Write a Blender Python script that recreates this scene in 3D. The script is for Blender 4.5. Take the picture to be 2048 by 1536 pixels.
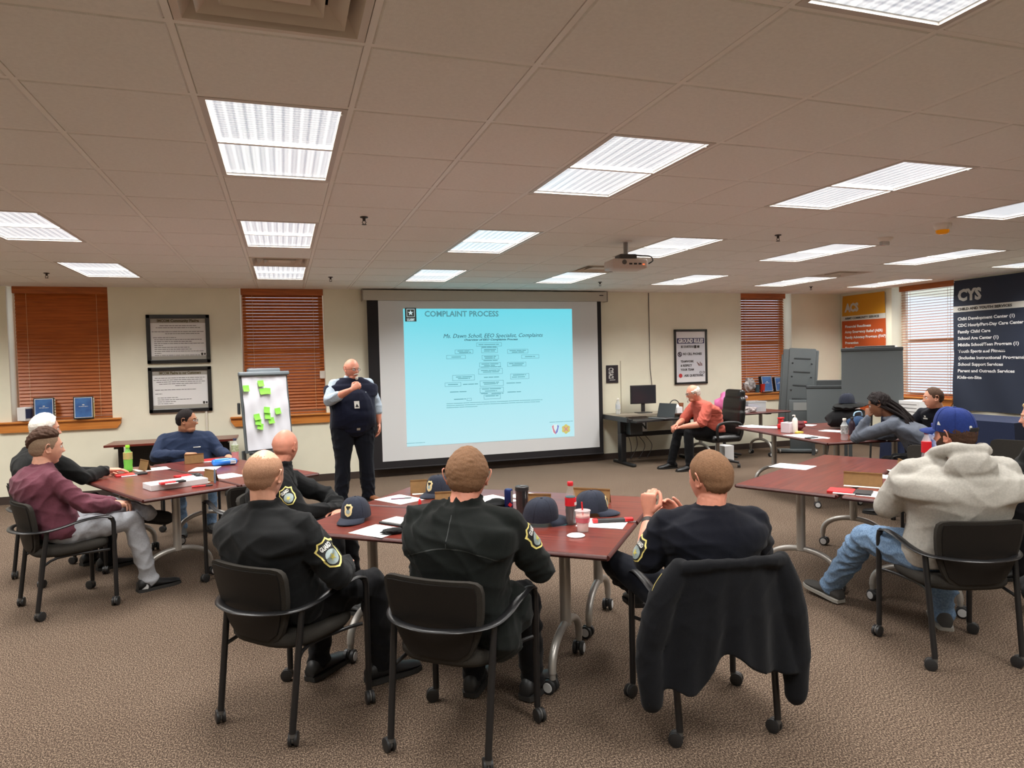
import bpy, bmesh, math, random
import numpy as np
from mathutils import Vector, Matrix
random.seed(7)
for o in list(bpy.data.objects): bpy.data.objects.remove(o, do_unlink=True)
SC = bpy.context.scene; COL = SC.collection
PI = math.pi; H = 1.66
# ---------------------------------------------------------------- camera, world, exposure
FPX = 1373.704; YAW, PIT, ROL = .321194, -.0343387, -.0237515
_f = Vector((math.sin(YAW)*math.cos(PIT), math.cos(YAW)*math.cos(PIT), math.sin(PIT)))
_r0 = Vector((math.cos(YAW), -math.sin(YAW), 0)); _u0 = _r0.cross(_f)
CR = _r0*math.cos(ROL)+_u0*math.sin(ROL); CU = -_r0*math.sin(ROL)+_u0*math.cos(ROL); CF = _f
cam = bpy.data.cameras.new('camera'); co = bpy.data.objects.new('camera', cam); COL.objects.link(co)
M3 = Matrix((CR, CU, -CF)).transposed()
co.matrix_world = Matrix.Translation((0, 0, H)) @ M3.to_4x4()
cam.sensor_fit = 'HORIZONTAL'; cam.sensor_width = 36; cam.lens = 36*FPX/2048; cam.clip_start = .05; cam.clip_end = 200
SC.camera = co
w = bpy.data.worlds.new('World'); SC.world = w; w.use_nodes = True
w.node_tree.nodes['Background'].inputs[0].default_value = (.80, .90, 1, 1)
w.node_tree.nodes['Background'].inputs[1].default_value = 1.3
vs = SC.view_settings; vs.view_transform = 'Standard'; vs.look = 'None'; vs.exposure = 0.0; vs.gamma = 1; vs.use_curve_mapping = False
LAMP_W = 35.0            # watts of each ceiling light
# ---------------------------------------------------------------- real-space helpers
def ray(px, py): return CF + CR*((px-1024)/FPX) + CU*((768-py)/FPX)
def onY(px, py, Y): d = ray(px, py); t = Y/d.y; return Vector((d.x*t, Y, d.z*t+H))
def onX(px, py, X): d = ray(px, py); t = X/d.x; return Vector((X, d.y*t, d.z*t+H))
def onZ(px, py, z): d = ray(px, py); t = (z-H)/d.z; return Vector((d.x*t, d.y*t, z))
V = Vector
def srgb(r, g, b):
    f = lambda c: (c/255/12.92) if c/255 <= .04045 else ((c/255+.055)/1.055)**2.4
    return (f(r), f(g), f(b), 1)
# ---------------------------------------------------------------- materials
MATS = {}
def mat(name, col, rough=.6, metal=0, var=0, vscale=30, bump=0, bscale=60, emit=0, trans=0, alpha=1, spec=.5, col2=None, sheen=0, ecol=None, sss=0, coat=0):
    if name in MATS: return MATS[name]
    m = bpy.data.materials.new(name); m.use_nodes = True; nt = m.node_tree; b = nt.nodes['Principled BSDF']
    if len(col) == 3: col = (*col, 1)
    b.inputs['Base Color'].default_value = col; b.inputs['Roughness'].default_value = rough; b.inputs['Metallic'].default_value = metal
    b.inputs['Specular IOR Level'].default_value = spec
    if coat: b.inputs['Coat Weight'].default_value = coat; b.inputs['Coat Roughness'].default_value = .15
    if trans: b.inputs['Transmission Weight'].default_value = trans; b.inputs['IOR'].default_value = 1.3
    if alpha < 1: b.inputs['Alpha'].default_value = alpha
    if sheen: b.inputs['Sheen Weight'].default_value = sheen; b.inputs['Sheen Roughness'].default_value = .5
    if sss: b.inputs['Subsurface Weight'].default_value = sss; b.inputs['Subsurface Radius'].default_value = (.012, .005, .003); b.inputs['Subsurface Scale'].default_value = 1
    if emit: b.inputs['Emission Color'].default_value = ecol or col; b.inputs['Emission Strength'].default_value = emit
    tc = nt.nodes.new('ShaderNodeTexCoord')
    if var or col2:
        n = nt.nodes.new('ShaderNodeTexNoise'); n.inputs['Scale'].default_value = vscale; n.inputs['Detail'].default_value = 5
        nt.links.new(tc.outputs['Object'], n.inputs['Vector'])
        r = nt.nodes.new('ShaderNodeValToRGB'); r.color_ramp.elements[0].position = .3; r.color_ramp.elements[1].position = .7
        c2 = col2 or tuple(min(1, c*(1+var)) for c in col[:3])+(1,)
        if len(c2) == 3: c2 = (*c2, 1)
        r.color_ramp.elements[0].color = tuple(c*(1-var) for c in col[:3])+(1,) if not col2 else col
        r.color_ramp.elements[1].color = c2
        nt.links.new(n.outputs[0], r.inputs[0]); nt.links.new(r.outputs[0], b.inputs['Base Color'])
    if bump:
        n2 = nt.nodes.new('ShaderNodeTexNoise'); n2.inputs['Scale'].default_value = bscale; n2.inputs['Detail'].default_value = 4
        nt.links.new(tc.outputs['Object'], n2.inputs['Vector'])
        bp = nt.nodes.new('ShaderNodeBump'); bp.inputs['Strength'].default_value = bump; bp.inputs['Distance'].default_value = .01
        nt.links.new(n2.outputs[0], bp.inputs['Height']); nt.links.new(bp.outputs[0], b.inputs['Normal'])
    MATS[name] = m; return m
def N(m, t): return m.node_tree.nodes.new(t)
# ---------------------------------------------------------------- mesh builder
class MB:
    def __init__(s): s.v = []; s.f = []; s.m = []
    def add(s, vs, fs, mi=0):
        k = len(s.v); s.v += [tuple(v) for v in vs]; s.f += [tuple(i+k for i in f) for f in fs]; s.m += [mi]*len(fs); return s
    def box(s, c, d, mi=0, M=None, bev=0):
        x, y, z = d[0]/2, d[1]/2, d[2]/2
        if bev:
            b = min(bev, x*.9, y*.9, z*.9); bm = bmesh.new(); bmesh.ops.create_cube(bm, size=1)
            for v in bm.verts: v.co = V((v.co.x*2*x, v.co.y*2*y, v.co.z*2*z))
            bmesh.ops.bevel(bm, geom=bm.edges[:], offset=b, segments=2, affect='EDGES', profile=.5)
            bm.verts.index_update(); P = [v.co.copy() for v in bm.verts]; F = [[v.index for v in f.verts] for f in bm.faces]; bm.free()
        else:
            P = [V((a*x, b*y, c_*z)) for a in (-1, 1) for b in (-1, 1) for c_ in (-1, 1)]
            F = [(0, 1, 3, 2), (4, 6, 7, 5), (0, 4, 5, 1), (2, 3, 7, 6), (0, 2, 6, 4), (1, 5, 7, 3)]
        c = V(c); P = [(M @ p if M else p)+c for p in P]; return s.add(P, F, mi)
    def rings(s, R, mi=0, cap=True, closed=False):
        n = len(R[0]); P = [p for r in R for p in r]; F = []
        L = len(R)
        for i in range(L if closed else L-1):
            a = i*n; b = ((i+1) % L)*n
            for j in range(n): F.append((a+j, a+(j+1) % n, b+(j+1) % n, b+j))
        if cap and not closed: F.append(tuple(range(n))[::-1]); F.append(tuple((L-1)*n+j for j in range(n)))
        return s.add(P, F, mi)
    def prism(s, poly, z0, z1, mi=0, M=None, c=(0, 0, 0)):
        c = V(c); f = lambda p: (M @ p if M else p)+c
        return s.rings([[f(V((x, y, z))) for x, y in poly] for z in (z0, z1)], mi)
    def lathe(s, prof, n=16, mi=0, c=(0, 0, 0), M=None):
        c = V(c); f = lambda p: (M @ p if M else p)+c
        return s.rings([[f(V((r*math.cos(2*PI*k/n), r*math.sin(2*PI*k/n), z))) for k in range(n)] for r, z in prof], mi)
    def tube(s, pts, r, n=8, mi=0, closed=False, flat=None, up=None, cap=True):
        pts = [V(p) for p in pts]; L = len(pts); R = []; u = None
        for i, p in enumerate(pts):
            a = pts[(i-1) % L] if (closed or i) else p; b = pts[(i+1) % L] if (closed or i < L-1) else p
            t = (b-a).normalized()
            if up is not None: sd = t.cross(V(up)).normalized(); q = sd.cross(t)
            else:
                if u is None: u = V((0, 0, 1)) if abs(t.z) < .9 else V((1, 0, 0))
                sd = t.cross(u).normalized(); q = sd.cross(t).normalized(); u = q
            rr = r[i] if isinstance(r, (list, tuple)) else r
            ra, rb = (rr, rr) if flat is None else (rr*flat[0], rr*flat[1])
            R.append([p+sd*(ra*math.cos(2*PI*k/n))+q*(rb*math.sin(2*PI*k/n)) for k in range(n)])
        return s.rings(R, mi, cap, closed)
    def ball(s, c, r, mi=0, nu=14, nv=9, M=None):
        c = V(c); r = (r, r, r) if isinstance(r, (int, float)) else r; R = []
        for i in range(nv+1):
            th = PI*(i+.001)/(nv+.002); R.append([])
            for j in range(nu):
                p = V((r[0]*math.sin(th)*math.cos(2*PI*j/nu), r[1]*math.sin(th)*math.sin(2*PI*j/nu), -r[2]*math.cos(th)))
                R[-1].append((M @ p if M else p)+c)
        return s.rings(R, mi)
    def quad(s, a, b, c, d, mi=0): return s.add([a, b, c, d], [(0, 1, 2, 3)], mi)
    def mesh(s, name='m'):
        me = bpy.data.meshes.new(name); me.from_pydata(s.v, [], s.f); me.update(); return me
    def build(s, name, mats, parent=None, smooth=False, loc=None, shift=None, fix=True):
        me = s.mesh(name)
        if shift is not None: me.transform(Matrix.Translation(-V(shift)))
        for m in (mats if isinstance(mats, (list, tuple)) else [mats]): me.materials.append(m)
        me.polygons.foreach_set('material_index', s.m)
        if fix:
            bm = bmesh.new(); bm.from_mesh(me); bmesh.ops.recalc_face_normals(bm, faces=bm.faces[:]); bm.to_mesh(me); bm.free()
        if smooth: smooth_by_angle(me, smooth if smooth is not True else 45)
        o = bpy.data.objects.new(name, me); COL.objects.link(o)
        if parent: o.parent = parent
        if loc is not None: o.location = loc
        return o
def smooth_by_angle(me, deg):
    me.polygons.foreach_set('use_smooth', [True]*len(me.polygons))
    if deg < 180:
        bm = bmesh.new(); bm.from_mesh(me); c = math.radians(deg)
        for e in bm.edges:
            if len(e.link_faces) == 2 and e.calc_face_angle(0) > c: e.smooth = False
        bm.to_mesh(me); bm.free()
def tag(o, label, cat, group=None):
    o['label'] = label; o['category'] = cat
    if group: o['group'] = group
    return o
def thing(name, label, cat, loc=(0, 0, 0), rz=0, group=None):
    o = bpy.data.objects.new(name, None); COL.objects.link(o); o.location = loc; o.rotation_euler = (0, 0, rz); o.empty_display_size = .1
    return tag(o, label, cat, group)
def struct(o): o['kind'] = 'structure'; return o
def dup(root, loc, rz, label=None, group=None):
    r = root.copy(); COL.objects.link(r); r.location = loc; r.rotation_euler = (0, 0, rz)
    if label: r['label'] = label
    if group: r['group'] = group
    for ch in list(root.children):
        c = ch.copy(); COL.objects.link(c); c.parent = r
        for g in ch.children:
            d = g.copy(); COL.objects.link(d); d.parent = c
    return r
def rot(z=0, x=0, y=0): return (Matrix.Rotation(z, 3, 'Z') @ Matrix.Rotation(x, 3, 'X') @ Matrix.Rotation(y, 3, 'Y'))
def text_mb(mb, txt, size, M, loc, mi=0, bold=0, shear=0, align='LEFT', sx=1, width=None, ext=.0008, spacing=1):
    """lettering laid out in the text plane (x right, y up), moved by the 3x3 matrix M to loc"""
    cu = bpy.data.curves.new('t', 'FONT'); cu.body = txt; cu.size = size; cu.offset = bold; cu.shear = shear; cu.align_x = align
    cu.extrude = ext; cu.resolution_u = 2; cu.space_character = spacing
    o = bpy.data.objects.new('t', cu); COL.objects.link(o); dg = bpy.context.evaluated_depsgraph_get()
    me = bpy.data.meshes.new_from_object(o.evaluated_get(dg)); xs = [v.co.x for v in me.vertices] or [0, 1]
    if width: sx = width/(max(xs)-min(xs))
    loc = V(loc); P = [M @ V((v.co.x*sx, v.co.y, v.co.z))+loc for v in me.vertices]
    mb.add(P, [tuple(p.vertices) for p in me.polygons], mi)
    bpy.data.objects.remove(o, do_unlink=True); bpy.data.curves.remove(cu); bpy.data.meshes.remove(me)
MWALL = Matrix(((1, 0, 0), (0, 0, -1), (0, 1, 0)))      # text plane on a wall facing -Y
def scribble(mb, x0, x1, z, h, f, mi=0, seed=0, wmin=.012, wmax=.05):
    """a line of unreadable small print: a row of short word-long bars; f(x,z) gives the place"""
    r = random.Random(seed); x = x0
    while x < x1:
        w_ = min(r.uniform(wmin, wmax), x1-x); a, b = x, x+w_
        mb.quad(f(a, z), f(b, z), f(b, z+h), f(a, z+h), mi); x = b+h*.9
# ================================================================ THE ROOM
BY, RX, LX, FY, CZ = 10.15, 9.82, -7.6, -4.2, 2.74
OX, OY, GT = -.490284, 4.922608, .6096
m_wall = mat('wall_paint', srgb(240, 236, 215), .85, var=.03, vscale=3, bump=.08, bscale=180)
m_frame = mat('wall_reveal', srgb(226, 220, 200), .8)
m_base = mat('baseboard_vinyl', srgb(62, 50, 44), .6, var=.1, vscale=8)
m_grid = mat('grid_metal', srgb(240, 236, 228), .55)
m_tile = mat('ceiling_tile', srgb(238, 235, 228), .95, var=.03, vscale=60, bump=.25, bscale=220)
m_carpet = bpy.data.materials.new('carpet'); m_carpet.use_nodes = True
def carpet():
    nt = m_carpet.node_tree; b = nt.nodes['Principled BSDF']; b.inputs['Roughness'].default_value = 1; b.inputs['Specular IOR Level'].default_value = .1
    tc = nt.nodes.new('ShaderNodeTexCoord'); mp = nt.nodes.new('ShaderNodeMapping'); nt.links.new(tc.outputs['Object'], mp.inputs[0])
    mp.inputs['Scale'].default_value = (1, .62, 1)
    n = nt.nodes.new('ShaderNodeTexNoise'); n.inputs['Scale'].default_value = 170; n.inputs['Detail'].default_value = 3; n.inputs['Roughness'].default_value = .75
    n3 = nt.nodes.new('ShaderNodeTexNoise'); n3.inputs['Scale'].default_value = 1.3; n3.inputs['Detail'].default_value = 3
    nt.links.new(mp.outputs[0], n.inputs['Vector']); nt.links.new(tc.outputs['Object'], n3.inputs['Vector'])
    r = nt.nodes.new('ShaderNodeValToRGB'); e = r.color_ramp.elements
    e[0].position = .38; e[0].color = srgb(50, 41, 35); e[1].position = .64; e[1].color = srgb(166, 146, 126)
    q = e.new(.5); q.color = srgb(90, 75, 64)
    nt.links.new(n.outputs[0], r.inputs[0])
    mx = nt.nodes.new('ShaderNodeMixRGB'); mx.blend_type = 'MULTIPLY'; mx.inputs[0].default_value = .35
    r2 = nt.nodes.new('ShaderNodeValToRGB'); r2.color_ramp.elements[0].position = .35; r2.color_ramp.elements[1].position = .65
    r2.color_ramp.elements[0].color = (.78, .74, .72, 1); r2.color_ramp.elements[1].color = (1, 1, 1, 1)
    nt.links.new(n3.outputs[0], r2.inputs[0]); nt.links.new(r.outputs[0], mx.inputs[1]); nt.links.new(r2.outputs[0], mx.inputs[2])
    nt.links.new(mx.outputs[0], b.inputs['Base Color'])
    bp = nt.nodes.new('ShaderNodeBump'); bp.inputs['Strength'].default_value = .6; bp.inputs['Distance'].default_value = .01
    nt.links.new(n.outputs[0], bp.inputs['Height']); nt.links.new(bp.outputs[0], b.inputs['Normal'])
carpet()
struct(MB().box(((LX+RX)/2, (FY+BY)/2, -.05), (RX-LX+.6, BY-FY+.6, .1)).build('floor', m_carpet))
# windows: (x0, x1, sill z, top z)
WB = [(-3.25, -2.13, 1.03, CZ), (-.53, .575, .97, CZ), (7.62, 8.70, .98, CZ)]
def wall_back():
    m = MB(); x = LX-.3; T = .34
    for x0, x1, z0, z1 in WB:
        m.box(((x+x0)/2, BY+T/2, 1.5), (x0-x, T, 3)); m.box(((x0+x1)/2, BY+T/2, z0/2), (x1-x0, T, z0)); x = x1
    m.box(((x+RX+.3)/2, BY+T/2, 1.5), (RX+.3-x, T, 3))
    m.box((3, BY+T/2, CZ+.13), (RX-LX+12, T, .26)); return m
struct(wall_back().build('wall_back', m_wall))
WR = (7.90, 9.04, .90, CZ)
def wall_right():
    m = MB(); T = .34; y0, y1, z0, z1 = WR
    m.box((RX+T/2, (FY-.3+y0)/2, 1.5), (T, y0-FY+.3, 3)); m.box((RX+T/2, (y1+BY)/2, 1.5), (T, BY-y1, 3))
    m.box((RX+T/2, (y0+y1)/2, z0/2), (T, y1-y0, z0)); m.box((RX+T/2, (y0+y1)/2, CZ+.13), (T, y1-y0, .26)); return m
struct(wall_right().build('wall_right', m_wall))
struct(MB().box((LX-.15, (FY+BY)/2, 1.5), (.3, BY-FY, 3)).build('wall_left', m_wall))
struct(MB().box(((LX+RX)/2, FY-.15, 1.5), (RX-LX+.6, .3, 3)).build('wall_front', m_wall))
for nm, c, d in (('baseboard_back', ((LX+RX)/2, BY-.006, .05), (RX-LX, .012, .10)), ('baseboard_right', (RX-.006, (FY+BY)/2, .05), (.012, BY-FY-.03, .10)), ('baseboard_left', (LX+.006, (FY+BY)/2, .05), (.012, BY-FY-.03, .10)), ('baseboard_front', ((LX+RX)/2, FY+.006, .05), (RX-LX-.03, .012, .10))):
    struct(MB().box(c, d).build(nm, m_base))
# ---- ceiling: grid of T-bars with tegular tiles; openings for lights and vents
def gx(c): return (c+OX)*GT
def gy(r): return (r+OY)*GT
LIGHTS = [(c, r) for c in (0, 3, 6, 9, 12, -3, -6, -9) for r in (0, 4, 8)] + [(15, 4), (15, 8)]
LIGHTS += [(c, r) for c in (-6, 0, 3, 6, 12) for r in (-4,)] + [(c, r) for c in (-9, -3, 3, 9) for r in (-8,)] + [(-3,-12),(6,-12)]
LIGHTS = [l for l in LIGHTS if not (l[0] == 12 and l[1] == 0)]
VENTS = [(0, -2), (0, 7), (6, 7), (12, 7)]
taken = {(c, r+k) for c, r in LIGHTS for k in (0, 1)} | set(VENTS)
def ceiling():
    m = MB(); hb = .012
    for c in range(-12, 19):
        for r in range(-16, 13):
            x0, x1, y0, y1 = max(gx(c), LX), min(gx(c+1), RX), max(gy(r), FY), min(gy(r+1), BY)
            if x1-x0 < .03 or y1-y0 < .03: continue
            if (c, r) in taken: continue
            a0, a1, b0, b1 = x0+hb, x1-hb, y0+hb, y1-hb; e = .007; z0, z1 = CZ+.006, CZ-.003
            lo = [(a0, b0, z0), (a1, b0, z0), (a1, b1, z0), (a0, b1, z0)]; hi = [(a0+e, b0+e, z1), (a1-e, b0+e, z1), (a1-e, b1-e, z1), (a0+e, b1-e, z1)]
            m.add(lo+hi, [(4, 7, 6, 5)]+[(i, (i+1) % 4, 4+(i+1) % 4, 4+i) for i in range(4)], 0)
    for c in range(-12, 19):
        x = gx(c)
        if LX < x < RX: m.box((x, (FY+BY)/2, CZ+.01), (.0235, BY-FY, .02), 1)
    for r in range(-16, 13):
        y = gy(r)
        if FY < y < BY: m.box(((LX+RX)/2, y, CZ+.0105), (RX-LX, .0235, .02), 1)
    m.box(((LX+RX)/2, (FY+BY)/2, CZ+.30), (RX-LX+.6, BY-FY+.6, .02), 0)
    for x, y, a, b in ((LX+.01, (FY+BY)/2, .02, BY-FY), (RX-.01, (FY+BY)/2, .02, BY-FY), ((LX+RX)/2, BY-.01, RX-LX, .02), ((LX+RX)/2, FY+.01, RX-LX, .02)): m.box((x, y, CZ-.002), (a, b, .006), 1)
    return m
struct(ceiling().build('ceiling', [m_tile, m_grid], fix=False))
# ---- ceiling lights (2 x 4 ft troffers)
m_fixt = mat('fixture_enamel', srgb(205, 197, 188), .5)
def lens_mat(name, along, fine, base, hi):
    m = bpy.data.materials.new(name); m.use_nodes = True; nt = m.node_tree; b = nt.nodes['Principled BSDF']; L = nt.links
    b.inputs['Base Color'].default_value = (.75, .78, .8, 1); b.inputs['Roughness'].default_value = .25
    tc = nt.nodes.new('ShaderNodeTexCoord'); sp = nt.nodes.new('ShaderNodeSeparateXYZ'); L.new(tc.outputs['Object'], sp.inputs[0])
    def wave(axis, sc, ph):
        a = nt.nodes.new('ShaderNodeMath'); a.operation = 'MULTIPLY_ADD'; a.inputs[1].default_value = sc; a.inputs[2].default_value = ph; L.new(sp.outputs[axis], a.inputs[0])
        s_ = nt.nodes.new('ShaderNodeMath'); s_.operation = 'SINE'; L.new(a.outputs[0], s_.inputs[0]); return s_
    def comb(op, a, b_, v=None):
        c = nt.nodes.new('ShaderNodeMath'); c.operation = op; L.new(a.outputs[0], c.inputs[0])
        if b_ is not None: L.new(b_.outputs[0], c.inputs[1])
        if v is not None: c.inputs[1].default_value = v
        return c
    s1, s2, s3 = wave(0, along, .6), wave(0, along*2.37, 1.9), wave(1, fine, 0)
    k = comb('ADD', comb('MULTIPLY', s1, None, .5), comb('MULTIPLY', s2, None, .35)); k = comb('ADD', k, comb('MULTIPLY', s3, None, .35))
    r = nt.nodes.new('ShaderNodeMapRange'); r.inputs['From Min'].default_value = -1.1; r.inputs['From Max'].default_value = 1.1; L.new(k.outputs[0], r.inputs['Value'])
    rp = nt.nodes.new('ShaderNodeValToRGB'); rp.color_ramp.elements[0].color = base; rp.color_ramp.elements[1].color = hi; L.new(r.outputs[0], rp.inputs[0])
    L.new(rp.outputs[0], b.inputs['Emission Color']); b.inputs['Emission Strength'].default_value = 1
    return m
m_lens = lens_mat('prismatic_lens', 118, 210, srgb(138, 150, 166), srgb(250, 254, 255))
m_lens2 = lens_mat('prismatic_lens_warm', 46, 210, srgb(188, 192, 196), srgb(255, 255, 252))
def make_light():
    r = thing('ceiling_light', 'x', 'ceiling light')
    W, L_ = GT-.024, 2*GT-.024
    m = MB()
    for sx in (-1, 1): m.box((sx*(W/2-.013), 0, .012), (.026, L_, .03)); 
    for sy in (-1, 1): m.box((0, sy*(L_/2-.013), .012), (W-.052, .026, .03))
    m.box((0, 0, .13), (W, L_, .01)); 
    for sx in (-1, 1): m.box((sx*(W/2-.003), 0, .07), (.006, L_, .12))
    for sy in (-1, 1): m.box((0, sy*(L_/2-.003), .07), (W, .006, .12))
    m.build('frame', m_fixt, r)
    MB().box((0, 0, .014), (W-.05, L_-.05, .006)).build('lens', m_lens, r)
    MB().tube([(W/2-.02, -L_/2+.05, -.004), (W/2-.02, -L_/2+.065, -.004)], .005).build('latch', m_fixt, r)
    la = bpy.data.lights.new('tube_light', 'AREA'); la.shape = 'RECTANGLE'; la.size = W-.06; la.size_y = L_-.06; la.energy = LAMP_W; la.spread = math.radians(131); la.color = (1, .985, .95)
    lo = bpy.data.objects.new('tube_light', la); COL.objects.link(lo); lo.parent = r; lo.location = (0, 0, .009)
    return r
ROWN = {0: 'nearest full row', 4: 'middle row', 8: 'far row by the back wall', -4: 'row above the camera', -8: 'row behind the camera', -12: 'rearmost row behind the camera'}
COLN = {0: 'above the man with the shirt collar patch', 3: 'in front of the projection screen', 6: 'around the projector', 9: 'right of the projector', 12: 'toward the bright right window', 15: 'over the right wall banners', -3: 'above the framed pledges', -6: 'above the left window', -9: 'far left beyond the frame'}
COLN[0] = 'in line with the second blind'
proto_light = None
for i, (c, r) in enumerate(LIGHTS):
    loc = (gx(c+.5), gy(r+1), CZ); lb = 'lit ceiling light, %s, %s' % (ROWN[r], COLN[c]) if (c, r) != (3, -4) else 'lit ceiling light cut off by the top edge, toward the right'
    if proto_light is None: proto_light = make_light(); proto_light.location = loc; proto_light['label'] = lb; proto_light['group'] = 'lit ceiling lights'
    else: dup(proto_light, loc, 0, lb, 'lit ceiling lights')
# ---- supply vents
m_vent = mat('vent_enamel', srgb(214, 200, 184), .45); m_dark = mat('duct_dark', (.02, .018, .016), .9)
def make_vent(lb, loc):
    r = thing('ceiling_vent', lb, 'vent', loc, 0, 'square ceiling vents')
    W = GT-.03
    def ring(a, za, b, zb, mb):
        P = [(sx*a/2, sy*a/2, za) for sx, sy in ((-1, -1), (1, -1), (1, 1), (-1, 1))]+[(sx*b/2, sy*b/2, zb) for sx, sy in ((-1, -1), (1, -1), (1, 1), (-1, 1))]
        mb.add(P, [(i, (i+1) % 4, 4+(i+1) % 4, 4+i) for i in range(4)])
    m = MB(); ring(W, -.002, W-.05, -.004, m); ring(W-.05, -.004, W-.13, .055, m); ring(W, -.002, W, .03, m); m.build('frame', m_vent, r, fix=False)
    for k, (a, b) in enumerate(((W-.14, W-.25), (W-.28, W-.38))):
        m = MB(); ring(a, -.004, b, .045, m); ring(a, -.004, a, .0, m); m.build('louver', m_vent, r, fix=False)
    MB().box((0, 0, .012), (W-.36, W-.36, .006)).build('center_plate', m_vent, r)
    MB().box((0, 0, .10), (W, W, .01)).build('duct', m_dark, r)
for i, (c, r_) in enumerate(VENTS):
    make_vent(('large square vent at the top edge, nearest the camera', 'square vent by the far light, in line with the second blind', 'square vent behind the projector', 'square vent above the back corner window')[i], (gx(c+.5), gy(r_+.5), CZ))
# ---- sprinklers
m_brass = mat('sprinkler_metal', (.05, .04, .035), .4, metal=.6)
def make_sprinkler():
    r = thing('sprinkler', 'x', 'sprinkler')
    MB().lathe([(.03, 0), (.028, -.006), (.012, -.01), (.01, -.03)], 12).build('escutcheon', m_brass, r, smooth=True)
    m = MB()
    for s in (-1, 1): m.tube([(s*.008, 0, -.028), (s*.014, 0, -.04), (s*.004, 0, -.055)], .003, 6)
    m.build('frame', m_brass, r); MB().lathe([(.018, -.054), (.018, -.057)], 12).build('deflector', m_brass, r)
    return r
sp0 = None
for px, py, lb in ((728, 434, 'nearest sprinkler head, left of the ceiling centre'), (93, 546, 'sprinkler head above the left window'), (661, 554, 'sprinkler head above the second blind'), (1200, 564, 'sprinkler head above the right end of the screen'), (1556, 470, 'sprinkler head right of the projector'), (1622, 573, 'sprinkler head near the back right corner')):
    p = onZ(px, py, CZ-.004)
    if sp0 is None: sp0 = make_sprinkler(); sp0.location = p; sp0['label'] = lb; sp0['group'] = 'sprinkler heads'
    else: dup(sp0, p, 0, lb, 'sprinkler heads')
# ---- detectors
m_white = mat('white_plastic', srgb(230, 222, 212), .4)
p = onZ(1769, 476, CZ-.003); r = thing('strobe', 'white ceiling strobe with a clear lens, right of the projector', 'alarm strobe', p)
MB().lathe([(.075, 0), (.075, -.012), (.06, -.03), (.05, -.034)], 24).build('base', m_white, r, smooth=True)
MB().box((0, 0, -.052), (.09, .045, .04), bev=.01).build('lens', mat('clear_lens', (.8, .8, .8, 1), .15, trans=.6), r)
p = onZ(1885, 448, CZ-.003); r = thing('smoke_detector', 'white detector with an amber bottom on the right ceiling', 'smoke detector', p)
MB().lathe([(.07, 0), (.07, -.018), (.058, -.05), (.055, -.052)], 24).build('base', m_white, r, smooth=True)
MB().lathe([(.052, -.05), (.05, -.075), (.03, -.086), (.001, -.088)], 20).build('amber_lens', mat('amber', srgb(230, 150, 10), .2, trans=.2, emit=.15), r, smooth=True)
# ---- windows
m_blind = bpy.data.materials.new('blind_wood'); m_blind.use_nodes = True
def woodmat(m, c1, c2, sc, axis, rough=.35, coat=0):
    nt = m.node_tree; b = nt.nodes['Principled BSDF']; b.inputs['Roughness'].default_value = rough
    if coat: b.inputs['Coat Weight'].default_value = coat; b.inputs['Coat Roughness'].default_value = .2
    tc = nt.nodes.new('ShaderNodeTexCoord'); mp = nt.nodes.new('ShaderNodeMapping'); mp.inputs['Scale'].default_value = axis
    n = nt.nodes.new('ShaderNodeTexNoise'); n.inputs['Scale'].default_value = sc; n.inputs['Detail'].default_value = 6; n.inputs['Distortion'].default_value = .6
    nt.links.new(tc.outputs['Object'], mp.inputs[0]); nt.links.new(mp.outputs[0], n.inputs['Vector'])
    r = nt.nodes.new('ShaderNodeValToRGB'); r.color_ramp.elements[0].position = .32; r.color_ramp.elements[1].position = .68; r.color_ramp.elements[0].color = c1; r.color_ramp.elements[1].color = c2
    nt.links.new(n.outputs[0], r.inputs[0]); nt.links.new(r.outputs[0], b.inputs['Base Color'])
woodmat(m_blind, srgb(158, 84, 34), srgb(196, 110, 48), 3, (1, 20, 20), .4)
m_sill = bpy.data.materials.new('oak_sill'); m_sill.use_nodes = True; woodmat(m_sill, srgb(190, 112, 48), srgb(222, 146, 72), 3, (.6, 14, 14), .35)
m_glass = mat('window_glass', (.95, .97, 1), .05, alpha=.12)
m_cord = mat('blind_cord', srgb(214, 180, 140), .8)
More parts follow.
